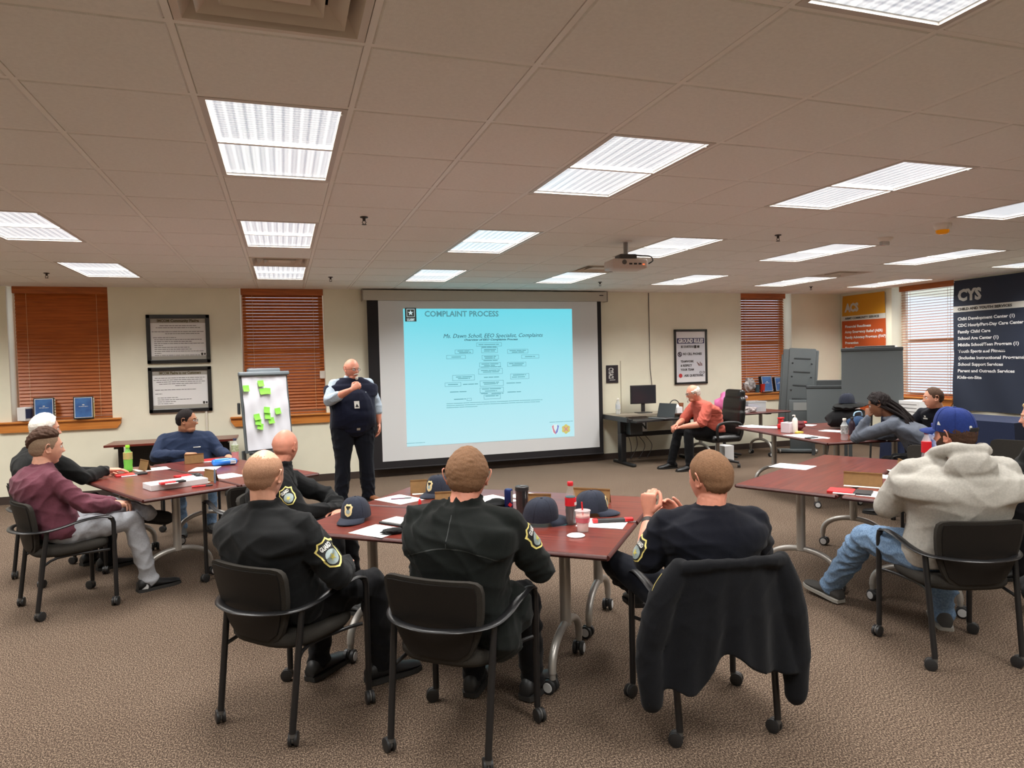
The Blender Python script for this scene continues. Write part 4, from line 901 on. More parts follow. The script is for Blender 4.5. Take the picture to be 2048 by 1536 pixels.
# ---- P6 presenter
pos, az = (.775, 8.42), 172; f = loc(pos, az)
def belly(mb, r): mb.ball(r['pel']+r['Yt']*.10+V((0, 0, .16)), (.225, .15, .30)); mb.ball(r['pel']+r['Yt']*.07+V((0, 0, .02)), (.21, .15, .16))
R = person('standing person in navy vest speaking into a microphone', pos, az, dict(stand=True, torso=168, head=(150, -3, 0), pel=(0, 0, .93), nek=(0, -.02, 1.50), hd=(-.0, .03, 1.60), sw=.205, sdrop=.09, girth=1.38, belly=.08, hunch=.02, skin=SK_B, neck_r=.066, fat=.08, hscale=1.05, hand=1.05, legg=1.32, bare=.006,
  arms={1: [(.30, .12, 1.24), (.10, .36, 1.365), (-.72, .05, .45), (-.5, -.6, -.1), .75, dict(thumb=.9)], -1: [(-.30, -.02, 1.17), (-.31, .03, .95), (0, .1, -1), (1, 0, 0), .3]},
  legs={1: ((.14, .03, .50), (.165, .0, .095), 24, 0), -1: ((-.14, .03, .50), (-.165, .0, .095), -32, 0)}, trousers=M_TRN, shoe=SH_BRN, sole=mat('sole_dark', (.03, .02, .015), .7), ss=1.12,
  hair=lambda M, c: face_hair(M, c, H_WHT, ('moustache', 'goatee'))+[EYB(M, c, H_WHT)],
  tops=[dict(name='shirt', mat=M_SHL, r=.074, k=.84, collar=.04, cw=.074, sleeve=.72, fold=.012, bot=-.02), dict(name='vest', mat=M_VEST, r=.058, k=1.0, extra=.028, sleeve=0, collar=0, fold=.005, bot=-.05, more=belly)]))
glasses(R, (.35, .3, .28, 1)); PRES = R
L = R['L']; W_ = R['arms'][1][1]; D_ = L(V((-.72, .05, .45))).normalized()
mp = R['hc']+R['HMs'] @ V((-.004, .128, -.082)); hp = W_+D_*.105+L(V((-.02, .01, -.0)))
ba = R['pel']+R['Yt']*.235+V((0, 0, .305)); vest = R['vest']
decal(vest, ba+R['Xt']*.02+V((0, 0, -.05)), R['Yt'], V((0, 0, 1)), [(poly_mb([(-.029, -.043), (.029, -.043), (.029, .043), (-.029, .043)]), m_pwht), (poly_mb([(-.012, -.01), (.012, -.01), (0, .012)]), m_pblk), (poly_mb([(-.018, -.026), (.018, -.026), (.018, -.018), (-.018, -.018)]), m_pblk)], name='badge', reach=.2, off=.006)
decal(vest, ba-R['Xt']*.12+V((0, 0, .09)), R['Yt'], V((0, 0, 1)), [(disc(.006), m_pgry)], name='chest_logo', reach=.2)
decal(vest, R['pel']+R['Yt']*.3+V((0, 0, -.035)), R['Yt'], V((0, 0, 1)), [(poly_mb([(-.02, -.014), (.02, -.014), (.02, .014), (-.02, .014)]), m_silver)], name='buckle', reach=.3, off=.004)
# microphone held in the hand
hold = hp; dm = (mp-hold).normalized()
r = thing('microphone', 'black microphone held to the mouth of the standing person in the navy vest', 'microphone', hold-dm*.07)
o_ = hold-dm*.07
MB().tube([V((0, 0, 0)), dm*.06, dm*.13], [.009, .011, .014], 12).build('handle', m_blkpl, r, smooth=True)
MB().ball(dm*.155, .026, nu=14, nv=10).build('grille', mat('mic_grille', (.2, .2, .2, 1), .4, metal=.7), r, smooth=True)
# ---- P9 salmon shirt
pos, az = (6.05, 8.72), -88; f = loc(pos, az)
R = person('person in salmon shirt leaning forward in the office chair', pos, az, dict(torso=-84, head=(-70, -10, 0), pel=(0, .03, .56), nek=(-.0, .25, .995), hd=(0, .345, 1.115), sw=.20, girth=1.25, belly=.05, hunch=.05, skin=SK_B, hscale=1.03, fat=.04, bare=.005,
  arms={1: [(.26, .36, .70), (.06, .58, .66), (-.4, .9, -.2), (-.4, 0, -.9), .5], -1: [(-.24, .36, .68), (-.05, .58, .63), (.5, .8, -.15), (.4, 0, -.9), .5]},
  legs={1: ((.16, .50, .55), (.17, .62, .10), 0, 0), -1: ((-.12, .50, .55), (-.14, .50, .10), -4, 0)}, trousers=M_TRB, shoe=SH_BLK, sole=SH_SOLE, ss=1.12,
  hair=lambda M, c: [('hair', hair_shell(M, c, 'full', .008, seed=16, rough=.002, bald=lambda x, y, z, a: .42-z+.22*(a-1.6)), H_WHT)]+face_hair(M, c, H_WHT, ('moustache', 'goatee'))+[EYB(M, c, H_WHT)],
  tops=[dict(name='shirt', mat=M_SAL, r=.080, k=1.08, collar=.025, cw=.078, sleeve=.45, fold=.014)]))
glasses(R)
# ---- P10 woman with braids
pos, az = (6.0, 5.10), -22; f = loc(pos, az)
R = person('person in grey jacket at the back right table, resting one cheek on a hand', pos, az, dict(torso=-28, head=(-38, -16, 12), pel=(.02, -.06, .55), nek=f(5.74, 5.28, 1.0), hd=f(5.66, 5.37, 1.125), sw=.185, girth=1.18, hunch=.07, skin=SK_D, neck_r=.05,
  arms={1: [f(6.0, 5.50, .80), f(5.74, 5.66, .79), (-.8, .5, 0), (0, 0, -1), .3], -1: [f(5.52, 5.52, .79), f(5.575, 5.43, .985), (.32, -.05, 1), (.9, -.1, 0), .7]},
  legs=seatleg(.12, .34, .34), trousers=M_TRB, shoe=SH_BLK, sole=SH_SOLE, hand=.92,
  hair=lambda M, c: [('hair', hair_shell(M, c, 'full', .020, seed=17, rough=.004), H_BLK), EYB(M, c, H_BLK)],
  tops=[dict(name='jacket', mat=M_GRYJ, r=.072, k=1.12, collar=.03, cw=.075, fold=.016)]))
rs = random.Random(5); M, c, nk = R['HM'], R['hc'], R['nek']; Y_, X_ = R['Yt'], R['Xt']
for k in range(34):
    a = math.radians(115+rs.uniform(0, 190)); s_ = M @ V((.088*math.sin(a)*rs.uniform(.6, 1), .108*math.cos(a)*rs.uniform(.7, 1), rs.uniform(0, .06)))+c
    t = rs.uniform(-1, 1); L_ = rs.uniform(.28, .46); b0 = nk+X_*(.13*t+.02)-Y_*(.135+.02*rs.random())+V((0, 0, -.02)); b1 = b0+X_*(.05*t+rs.uniform(-.02, .02))-Y_*rs.uniform(.02, .06)+V((0, 0, -L_))
    MB().tube(smooth_path([s_, s_*.6+b0*.4-Y_*.045+V((0, 0, -.01)), b0, b0*.5+b1*.5-Y_*.015, b1], 5), [.010]*19+[.007, .004], 7).build('braid', H_BLK, R['root'], smooth=True)
# ---- P11 officer
pos, az = (7.2, 5.95), -98; f = loc(pos, az)
R = person('seated person in dark uniform shirt with badge at the back right table', pos, az, dict(torso=-95, head=(-58, 0, 0), pel=(0, -.02, .55), nek=f(7.0, 5.82, 1.005), hd=f(6.93, 5.83, 1.125), sw=.20, girth=1.12, hunch=.03, skin=SK_A, hscale=1.03,
  arms={1: [f(6.92, 6.13, .78), f(6.66, 5.98, .79), (-.5, .8, 0), (0, 0, -1), .3], -1: [f(6.93, 5.55, .78), f(6.73, 5.64, .795), (.5, .8, 0), (0, 0, -1), .16, dict(spread=.5)]},
  legs=seatleg(.14, .34, .30), trousers=M_TRN, shoe=SH_BLK, sole=SH_SOLE,
  hair=lambda M, c: [('hair', hair_shell(M, c, 'full', .003, seed=18, rough=.0008), H_BZD), EYB(M, c, H_BZD)],
  tops=[dict(name='uniform_shirt', mat=M_NAVYP, r=.066, k=1.04, collar=.03, cw=.074, fold=.010)]))
u = R['uniform_shirt']; cc = R['nek']-R['up']*.15+R['Yt']*.1
decal(u, cc-R['Xt']*.09, R['Yt'], V((0, 0, 1)), [(poly_mb(shield(.06, .075)), m_pgry), (disc(.012), m_pwht)], name='badge')
decal(u, cc+R['Xt']*.09+V((0, 0, .01)), R['Yt'], V((0, 0, 1)), [(poly_mb([(-.03, -.008), (.03, -.008), (.03, .008), (-.03, .008)]), m_pwht)], name='name_plate')
decal(u, cc+R['Xt']*.09+V((0, 0, .035)), R['Yt'], V((0, 0, 1)), [(poly_mb([(-.012, -.01), (.012, -.01), (.012, .01), (-.012, .01)]), m_pwht)], name='pin')
decal(u, R['sh'][-1]*.8+R['arms'][-1][0]*.2-R['Xt']*.05, -R['Xt']+R['Yt']*.3, V((0, 0, 1)), [(disc(.042), m_yel), (disc(.034), m_pblk), (disc(.018), m_yel)], name='shoulder_patch')
# ---- P13 blonde person cut by the right edge
pos, az = (5.40, 3.42), -62; f = loc(pos, az)
R = person('person in black jacket cut off by the right edge', pos, az, dict(torso=-62, head=(-42, 0, 0), pel=(0, -.03, .55), nek=f(5.40, 3.55, 1.02), hd=f(5.315, 3.615, 1.14), sw=.185, girth=1.15, hunch=.04, skin=SK_A, neck_r=.052,
  arms={1: [(.30, .18, .74), (.06, .40, .72), (-.5, .8, 0), (0, 0, -1), .3], -1: [(-.30, .18, .74), (-.05, .38, .72), (.5, .8, 0), (0, 0, -1), .3]},
  legs=seatleg(.12, .38, .42), trousers=M_TRB, shoe=SH_BLK, sole=SH_SOLE,
  hair=lambda M, c: [('hair', hair_shell(M, c, 'full', .024, seed=19, rough=.004), H_BLO), EYB(M, c, H_BLO)],
  tops=[dict(name='jacket', mat=M_BJ, r=.076, k=1.14, collar=.04, cw=.08, fold=.014)]))
# ================================================================ PROJECTION SCREEN, SIGNS, FRAMES, BANNERS
m_scr = mat('screen_fabric', srgb(222, 224, 226), .8); m_scrb = mat('screen_border', (.012, .010, .012, 1), .8)
m_case = mat('screen_case', srgb(190, 184, 172), .5)
I3 = Matrix.Identity(3)
def wtext(mb, t, px0, px1, pyb, Y, capz=None, **k):
    """one line of lettering on a plane facing -Y, from its left end to its right end, baseline at pyb"""
    a = onY(px0, pyb[0] if isinstance(pyb, tuple) else pyb, Y); b = onY(px1, pyb[1] if isinstance(pyb, tuple) else pyb, Y)
    size = k.pop('size'); text_mb(mb, t, size, MWALL, a, width=b.x-a.x, **k)
SY = 10.03
r = thing('projection_screen', 'large pull-down projection screen showing a cyan slide titled complaint process', 'projection screen', (3.05, SY, .12))
def SQ(x0, x1, z0, z1, y, mb=None, mi=0):
    mb = mb or MB(); return mb.box(((x0+x1)/2, y, (z0+z1)/2), (x1-x0, .002, z1-z0), mi)
sh = V((3.05, SY, .12))
MB().box((3.02, SY, 1.36), (3.70, .003, 2.48)).build('border', m_scrb, r, shift=sh)
MB().box((3.065, SY-.003, 1.40), (3.47, .003, 2.335)).build('fabric', m_scr, r, shift=sh)
MB().tube([(1.17, SY, .125), (4.87, SY, .125)], .014, 8).build('bottom_bar', m_scrb, r, shift=sh, smooth=True)
m = MB(); m.box((3.04, SY+.03, 2.645), (3.86, .13, .15), 0, bev=.012); m.build('case', m_case, r, shift=sh)
m = MB()
for s in (1.11, 4.97): m.box((s, SY+.03, 2.645), (.02, .14, .165), 0, bev=.006)
m.build('end_cap', mat('case_end', srgb(150, 142, 130), .5), r, shift=sh)
SQ(4.83, 4.90, 2.655, 2.67, SY-.037).build('label', m_blkpl, r, shift=sh)
# slide
m_slide = bpy.data.materials.new('slide_light'); m_slide.use_nodes = True
def slide_mat():
    nt = m_slide.node_tree; b = nt.nodes['Principled BSDF']; b.inputs['Base Color'].default_value = (.10, .12, .13, 1); b.inputs['Roughness'].default_value = .9
    tc = nt.nodes.new('ShaderNodeTexCoord'); sp = nt.nodes.new('ShaderNodeSeparateXYZ'); nt.links.new(tc.outputs['Generated'], sp.inputs[0])
    rp = nt.nodes.new('ShaderNodeValToRGB'); rp.color_ramp.elements[0].color = srgb(176, 222, 230); rp.color_ramp.elements[1].color = srgb(104, 214, 230)
    nt.links.new(sp.outputs[2], rp.inputs[0]); nt.links.new(rp.outputs[0], b.inputs['Emission Color']); b.inputs['Emission Strength'].default_value = 1.0
slide_mat()
sl = SQ(1.69, 4.36, .43, 2.45, SY-.006).build('slide', m_slide, r, shift=sh)
def em(nm, c, s=.8): return mat(nm, tuple(v*.3 for v in c[:3])+(1,), .9, emit=s, ecol=c)
e_t = em('slide_teal_text', srgb(92, 158, 170)); e_d = em('slide_dark_text', srgb(52, 92, 104)); e_l = em('slide_line', srgb(96, 160, 176)); e_k = em('slide_logo_dark', srgb(58, 62, 58)); e_w = em('slide_white', srgb(215, 235, 238)); e_g = em('slide_gold', srgb(206, 196, 110)); e_r = em('slide_red', srgb(208, 132, 148)); e_b = em('slide_blue', srgb(120, 130, 200))
TY = SY-.0085
m = MB(); wtext(m, 'COMPLAINT PROCESS', 849, 997, 633, TY, size=.115, bold=.003); m.build('title', e_t, sl, shift=sh)
m = MB(); wtext(m, 'Ms. Dawn Scholl, EEO Specialist, Complaints', 886, 1085, 676, TY, size=.085, shear=.3, bold=0)
wtext(m, 'Overview of EEO Complaints Process', 928, 1035, 681.5, TY, size=.038, shear=.3, bold=.001); m.build('subtitle', e_d, sl, shift=sh)
m = MB()
def px_box(x0, y0, x1, y1, mb, open_=False):
    a, b = onY(x0, y0, TY), onY(x1, y1, TY); t = .005
    for c, d in (((a.x, a.z), (b.x, a.z)), ((a.x, b.z), (b.x, b.z)), ((a.x, a.z), (a.x, b.z)), ((b.x, a.z), (b.x, b.z))): mb.box(((c[0]+d[0])/2, TY, (c[1]+d[1])/2), (abs(c[0]-d[0])+t, .001, abs(c[1]-d[1])+t))
def px_line(x0, x1, y, mb, sd, h=.011):
    a, b = onY(x0, y, TY), onY(x1, y, TY); scribble(mb, a.x, b.x, a.z, h, lambda x, z: V((x, TY, z)), seed=sd, wmin=.06, wmax=.2)
for i, (x0, y0, x1, y1) in enumerate([(953, 686, 1003, 692), (963, 696, 995, 705), (910, 700, 946, 707), (893, 711, 931, 717), (1015, 699, 1056, 706), (1043, 710, 1078, 716), (964, 711, 997, 718), (959, 726, 1001, 733), (1015, 725, 1052, 732), (957, 738, 1005, 747), (905, 751, 949, 760), (1021, 748, 1058, 757), (960, 762, 1007, 771), (890, 766, 922, 772), (960, 776, 1007, 784), (968, 790, 1001, 797), (934, 797, 943, 801)]):
    px_box(x0, y0, x1, y1, m)
m.build('flow_boxes', e_l, sl, shift=sh)
sd = 0
for x0, x1, y in [(957, 998, 690), (968, 992, 700), (968, 990, 703), (915, 940, 703), (918, 942, 706), (903, 922, 715), (1019, 1052, 702), (1024, 1048, 705), (1050, 1070, 714), (968, 992, 714), (970, 990, 717), (963, 997, 729), (968, 990, 732), (1018, 1048, 728), (1024, 1045, 731), (962, 1000, 742), (966, 998, 745), (912, 944, 755), (916, 940, 758), (1026, 1052, 751), (1024, 1050, 755), (966, 998, 766), (968, 996, 769), (896, 916, 770), (964, 1002, 779), (970, 994, 783), (971, 997, 793), (963, 993, 695), (962, 1002, 735), (967, 995, 722), (968, 998, 755.5), (926, 956, 769.5), (1013, 1042, 767), (900, 933, 785), (1015, 1042, 785), (962, 976, 788), (983, 1007, 788), (908, 932, 799.5)]:
    sd += 1; m = MB(); px_line(x0, x1, y, m, sd); m.build('text_line', e_t, sl, shift=sh)
for k, (x0, x1) in enumerate(((893, 1085), (893, 1080), (893, 955))):
    m = MB(); px_line(x0, x1, 808+k*4, m, 60+k, .007); m.build('text_line', e_t, sl, shift=sh)
# crest squares of the slide
a, b = onY(809.5, 615.5, TY), onY(833, 643, TY); m = MB(); m.box(((a.x+b.x)/2, TY+.0005, (a.z+b.z)/2), (b.x-a.x, .0012, a.z-b.z)); m.build('logo_ground', e_k, sl, shift=sh)
cx, cz = (a.x+b.x)/2, (a.z+b.z)/2+.025; w_ = (b.x-a.x); m = MB()
def star(mb, cx, cz, R_, y): mb.rings([[V((cx+(R_ if i % 2 == 0 else R_*.4)*math.sin(PI*i/5), y+dy, cz+(R_ if i % 2 == 0 else R_*.4)*math.cos(PI*i/5))) for i in range(10)] for dy in (0, .001)])
star(m, cx, cz, w_*.26, TY-.001)
for c, d in (((-1, -1), (1, -1)), ((1, -1), (1, 1)), ((1, 1), (-1, 1)), ((-1, 1), (-1, -1))): m.box((cx+(c[0]+d[0])*w_*.165, TY-.0005, cz+(c[1]+d[1])*w_*.165), (abs(c[0]-d[0])*w_*.33+.006, .001, abs(c[1]-d[1])*w_*.33+.006))
text_mb(m, 'U.S.ARMY', .05, MWALL, (cx-w_*.34, TY-.001, cz-.115), width=w_*.68, bold=.002); m.build('logo_star', e_w, sl, shift=sh)
m = MB(); px_line(1099, 1146, 845, m, 3, .006); m.build('rule', e_t, sl, shift=sh)
c = onY(1111, 858.5, TY); m = MB(); m.rings([[V((c.x+x, TY+dy, c.z+z)) for x, z in shield(.135, .16)] for dy in (0, -.001)]); m.build('shield_white', e_w, sl, shift=sh)
P = [(-.06, .05), (-.03, .07), (-.03, .02), (0, -.045), (0, -.08), (-.035, -.045)]
for s, mm in ((1, e_r), (-1, e_b)): m = MB(); m.rings([[V((c.x+s*x, TY-.001-dy, c.z+z)) for x, z in P] for dy in (0, .001)]); m.build('shield_half', mm, sl, shift=sh)
c = onY(1132, 858, TY); m = MB(); m.rings([[V((c.x+(.075 if i % 3 else .062)*math.cos(PI*i/9), TY-dy, c.z+(.075 if i % 3 else .062)*math.sin(PI*i/9))) for i in range(18)] for dy in (0, .001)]); m.build('gold_emblem', e_g, sl, shift=sh)
m = MB()
for s in (-1, 1): m.box((c.x, TY-.0015, c.z), (.10, .001, .014), 0, Matrix.Rotation(s*PI/4, 3, 'Y'))
m.build('emblem_cross', e_r, sl, shift=sh)
m = MB(); px_line(813, 850, 887.5, m, 9, .006); m.build('footer', e_t, sl, shift=sh)
# ---- frames on the wall
m_paper = mat('paper', srgb(238, 238, 238), .75); m_frmk = mat('frame_black', (.012, .011, .012, 1), .3, coat=.3); m_gl = mat('print_band', srgb(170, 166, 158), .6); m_inkb = mat('ink', srgb(60, 56, 52), .8); m_olive = mat('ink_olive', srgb(96, 86, 56), .8)
def frame(label, x0, x1, z0, z1, name='picture_frame', fw=.05, mc=None, y=BY, wood=None):
    r = thing(name, label, 'framed sign', ((x0+x1)/2, y, z0)); cx, cz = 0, (z1-z0)/2; W, Hh = x1-x0, z1-z0
    m = MB()
    for s in (-1, 1): m.box((s*(W/2-fw/2), -.014, cz), (fw, .028, Hh), bev=.006); m.box((0, -.014, cz+s*(Hh/2-fw/2)), (W, .028, fw), bev=.006)
    m.build('frame', wood or m_frmk, r); MB().box((0, -.007, cz), (W-fw, .004, Hh-fw)).build('print', mc or m_paper, r)
    return r, W, Hh
for k, (lb, za, zb, ttl) in enumerate((('upper of two black framed pledges on the wall, beside the left window', 1.727, 2.376, 'IMCOM Community Pledge'), ('lower of two black framed pledges on the wall, above the person in navy', 1.072, 1.680, 'IMCOM Pledge to our Customers'))):
    r, W, Hh = frame(lb, -1.695, -.925, za, zb); cz = Hh/2; iw, ih = W-.10, Hh-.10
    MB().box((0, -.010, cz+ih/2-.03), (iw, .002, .06)).build('title_band', m_gl, r); MB().box((0, -.010, cz-ih/2+.025), (iw, .002, .05)).build('footer_band', m_gl, r)
    m = MB(); text_mb(m, ttl, .05, MWALL, (-iw*.38, -.0115, cz+ih/2-.047), width=iw*.76, bold=.002); m.build('title', m_olive, r)
    m = MB(); z = cz+ih/2-.10; i = 0
    rows = ((-.35, .35), (-.42, .42), None, (-.5, .48), (-.25, .4), None, (-.48, -.05), (-.46, .44), (-.46, .25), (-.46, .48), (-.46, -.3), (-.46, .2), (-.46, .24), (-.46, .48), (-.46, -.33), (-.46, .4), (-.46, .1)) if k == 0 else ((-.48, .48), (-.5, .42), (-.45, .48), (-.4, .4), (-.1, .1), None, (-.48, .3), None, (-.48, -.35), None, (-.44, -.05), (-.44, .2), (-.44, -.1), (-.44, -.15), (-.44, .25), (-.44, -.02))
    for q in rows:
        if q: scribble(m, q[0]*iw*.96, q[1]*iw*.96, z, .0065, lambda x, z_: V((x, -.0095, z_)), seed=i+k*50, wmin=.015, wmax=.06)
        z -= .0262; i += 1
    m.build('small_print', m_inkb, r)
    m = MB(); m.rings([[V((iw*.42+x, -.0118-dy, cz-ih/2+.07+z)) for x, z in shield(.03, .036)] for dy in (0, .001)]); m.rings([[V((iw*.47+x, -.0118-dy, cz-ih/2+.07+z)) for x, z in shield(.024, .028)] for dy in (0, .001)]); m.build('crest', m_inkb, r)
# ground rules
r, W, Hh = frame('tall framed ground rules poster on the wall, above the person in salmon', 6.27, 6.915, 1.185, 2.115, fw=.036)
m_navy = mat('poster_navy', srgb(52, 50, 92), .5); cz = Hh/2
MB().box((0, -.0095, cz-.01), (W-.11, .002, Hh-.26)).build('sheet', mat('poster_sheet', srgb(214, 216, 222), .5), r)
MB().box((.0, -.011, cz+.27), (W-.11, .002, .09)).build('banner', m_navy, r)
m = MB(); text_mb(m, 'GROUND RULES', .09, MWALL, (-.245, -.0125, cz+.24), width=.49, bold=.004, shear=.15); m.build('title', m_paper, r)
m = MB()
for t, x, z, w_, s in (('BE COURTEOUS', -.19, .155, .25, .05), ('NO CELL PHONES', -.155, .03, .37, .055), ('TEAMWORK', -.2, -.095, .26, .05), ('& RESPECT', -.2, -.165, .22, .05), ('YOUR TEAM', -.2, -.235, .26, .05), ('ASK QUESTIONS', -.13, -.335, .37, .05)): text_mb(m, t, s, MWALL, (x, -.0112, cz+z), width=w_, bold=.002)
for x in (.19, .25): m.tube([(x+.018*math.cos(2*PI*k/12), -.0115, cz-.27+.018*math.sin(2*PI*k/12)) for k in range(12)], .004, 5, closed=True)
m.box((.09, -.0112, cz+.17), (.045, .001, .05)); m.box((.15, -.0112, cz+.17), (.045, .001, .04))
m.build('lines', m_inkb, r)
m = MB(); m.tube([(-.215+.035*math.cos(2*PI*k/16), -.0115, cz+.045+.035*math.sin(2*PI*k/16)) for k in range(16)], .007, 6, closed=True); m.box((-.215, -.012, cz+.045), (.06, .002, .009), 0, Matrix.Rotation(.7, 3, 'Y')); m.box((-.215, -.0118, cz+.045), (.02, .002, .04))
m.build('no_phone_mark', mat('mark_dark', srgb(50, 30, 46), .6), r)
m = MB(); m.rings([[V((-.205+.036*math.cos(2*PI*k/16), -.0105-dy, cz-.318+.036*math.sin(2*PI*k/16))) for k in range(16)] for dy in (0, .001)]); m.build('question_mark', mat('mark_red', srgb(196, 60, 62), .6), r)
m = MB()
for k in range(4): m.tube([(.12+.03*k, -.0112, cz-.09-.02*(k % 2)), (.16+.02*k, -.0112, cz-.155)], .006, 6)
m.build('hands_drawing', mat('mark_brown', srgb(132, 92, 82), .6), r)
# small plaque with sideways writing
r = thing('plaque', 'small black plaque with sideways lettering, right of the screen', 'sign', (5.105, BY, 1.256))
MB().box((0, -.008, .142), (.215, .016, .29), bev=.003).build('board', mat('plaque_black', srgb(48, 44, 50), .4), r)
m = MB(); MV = Matrix(((0, 1, 0), (0, 0, -1), (-1, 0, 0)))
text_mb(m, 'CYS', .12, MV, (.045-.11, -.0175, .245), width=.09, bold=.003); text_mb(m, 'ACS', .12, MV, (.045-.11, -.0175, .15), width=.085, bold=.003); m.box((-.0, -.017, .045), (.10, .001, .008)); m.build('lettering', m_pwht, r)
# cords and covers
r = MB().box((0, 0, .19), (.028, .02, .38), bev=.004).build('cord_cover', mat('cover_white', srgb(226, 220, 205), .5), loc=(-1.005, BY-.01, .72)); tag(r, 'white vertical cord cover on the wall under the lower pledge', 'cord cover')
r = MB().tube([(0, 0, 0), (.003, 0, -.85), (.008, 0, -1.25), (.03, -.01, -1.53)], .006, 6).build('cable', mat('cable_dark', srgb(88, 82, 76), .6), smooth=True, loc=(5.80, BY-.01, 2.725)); tag(r, 'long cable hanging down the wall from ceiling to the monitor', 'cable')
r = MB().box((0, 0, .43), (.012, .008, .86)).build('wire_cover', mat('cover_beige', srgb(198, 190, 168), .5), loc=(5.262, BY-.005, .75)); tag(r, 'thin beige wire cover on the wall beside the small plaque', 'wire cover')
# ---- banners on the right wall
def banner(label, y0, y1, z0, z1, top, body, ttl, sub, lines, tz, name, lw, ts=.19):
    """y0 is the far (left) edge; hangs on the wall X=RX facing -X"""
    r = thing(name, label, 'banner', (RX, (y0+y1)/2, z0)); W = y0-y1; Hh = z1-z0; nx, nz = 26, 30
    rs = np.random.RandomState(len(ttl)*3+len(lines))
    def surf(u, z, off=0):
        a = .016+.007*math.sin(u*9+z*2.1)+.006*math.sin(z*5+u*4)+(.012*math.sin((u+z*.6)*8) if z < .9 and Hh > 1.9 else 0)
        return V((-max(.004, a)-off-.008, W/2-u, z))
    def sheet(za, zb, mm, nm, off=0):
        m = MB(); P = []; k = max(2, int((zb-za)/.06))
        for i in range(k+1):
            for j in range(nx+1): P.append(surf(W*j/nx, za+(zb-za)*i/k, off))
        n0 = len(P); P += [p+V((.002, 0, 0)) for p in P]; F = []
        for i in range(k):
            for j in range(nx): a = i*(nx+1)+j; F += [(a, a+1, a+nx+2, a+nx+1), (n0+a, n0+a+nx+1, n0+a+nx+2, n0+a+1)]
        m.add(P, F); o = m.build(nm, mm, r, fix=False); smooth_by_angle(o.data, 60); return o
    s0, s1 = Hh*tz, Hh*tz-.088
    sheet(0, s1, body, 'body_panel'); sheet(s1, s0, mat('banner_white', srgb(222, 220, 212), .7), 'stripe'); sheet(s0, Hh, top, 'top_panel')
    def letters(t, x, z, size, w_, mm, nm, bold=.002):
        m = MB(); text_mb(m, t, size, I3, (0, 0, 0), bold=bold, ext=0, width=w_); m.v = [tuple(surf(x+a, z+b, .0035)) for a, b, c in m.v]; return m.build(nm, mm, r, fix=False)
    letters(ttl, lw, s0+(Hh-s0)*.22, ts*1.05, ts*1.72, m_pgrey, 'title', .012)
    letters(sub, lw, s1+.026, .052, min(W-.2, len(sub)*.034), m_inkb, 'subtitle')
    z = s1-.125
    for i, t in enumerate(lines): letters(t, lw, z-i*.0985, .062, len(t)*.0305, m_paper, 'line', .0022)
    for y in (W/2-.01, -W/2+.01): MB().ball((-.02, y, Hh-.02), .008, nu=8, nv=5).build('pin', m_pwht, r)
    return r
m_pgrey = mat('banner_silver', srgb(206, 206, 200), .6)
banner('orange and yellow ACS banner hanging in the back right corner', 10.10, 9.15, .62, 2.69, mat('banner_yellow', srgb(214, 150, 30), .7), mat('banner_orange', srgb(196, 84, 30), .7), 'ACS', 'ARMY COMMUNITY SERVICE',
 ['Financial Readiness', 'Army Emergency Relief (AER)', 'Family Advocacy Program (FAP)', 'Prevention', 'Employment Readiness Assistance (ERP)', 'Info and Referral', 'Exceptional Family Member', 'Survivor Outreach', 'Military Family Life', 'Mobilization', 'Deployment', 'Relocation', 'Resource Room', 'AFTB Training', 'Volunteer Corps', 'New Parents'], .822, 'wall_banner', .07)
banner('dark navy CYS banner on the right wall beside the bright window', 7.885, 6.55, .74, 2.715, mat('banner_navy', srgb(40, 48, 66), .7), mat('banner_navy', srgb(40, 48, 66), .7), 'CYS', 'CHILD AND YOUTH SERVICES',
 ['Child Development Center (1)', 'CDC Hourly/Part-Day Care Center (1)', 'Family Child Care', 'School Age Center (1)', 'Middle School/Teen Program (1)', 'Youth Sports and Fitness', '(Includes Instructional Programs)', 'School Support Services', 'Parent and Outreach Services', 'Kids-on-Site'], .80, 'wall_banner', .07, .22)
# ---- ceiling projector
p = onZ(1251, 482, CZ); c = V((p.x, p.y, CZ)); r = thing('projector', 'white projector hanging from the ceiling on a short pole', 'projector', c, -.12)
z0 = onY(1251, 518, p.y).z-CZ
MB().lathe([(.06, 0), (.06, -.012), (.022, -.014)], 20).build('ceiling_plate', m_white, r, smooth=50); MB().tube([(0, 0, -.01), (0, 0, z0+.02)], .021, 16).build('pole', mat('pole_grey', srgb(150, 148, 146), .4, metal=.3), r, smooth=True)
MB().box((0, 0, z0+.012), (.17, .14, .05), bev=.012).build('bracket', mat('bracket_dark', srgb(70, 66, 66), .5), r)
m_pj = mat('projector_shell', srgb(206, 190, 180), .4); b = MB().box((0, .01, z0-.055), (.34, .26, .09), bev=.02).build('body', m_pj, r, smooth=50)
MB().lathe([(.045, 0), (.045, .03), (.035, .035)], 20, 0, (-.09, .14, z0-.055), Matrix.Rotation(-PI/2, 3, 'X')).build('lens', m_blkpl, r, smooth=50)
m = MB()
for k in range(3): m.box((.0+k*.045, -.121, z0-.06), (.03, .004, .016))
m.build('ports', m_blkpl, r); MB().box((.125, -.121, z0-.065), (.02, .004, .012)).build('indicator', mat('led', srgb(240, 110, 60), .4, emit=1), r)
m = MB(); m.rings([[V((-.06+.022*math.cos(2*PI*k/16), -.121-dy, z0-.045+.022*math.sin(2*PI*k/16))) for k in range(16)] for dy in (0, .003)]); m.build('speaker_grille', m_hood, r)
MB().tube(smooth_path([(.03, -.06, z0+.03), (.12, -.08, z0+.02), (.2, -.1, z0+.01), (.215, -.12, z0-.03), (.17, -.13, z0-.06)], 5), .006, 7).build('cable', m_blkpl, r, smooth=True)
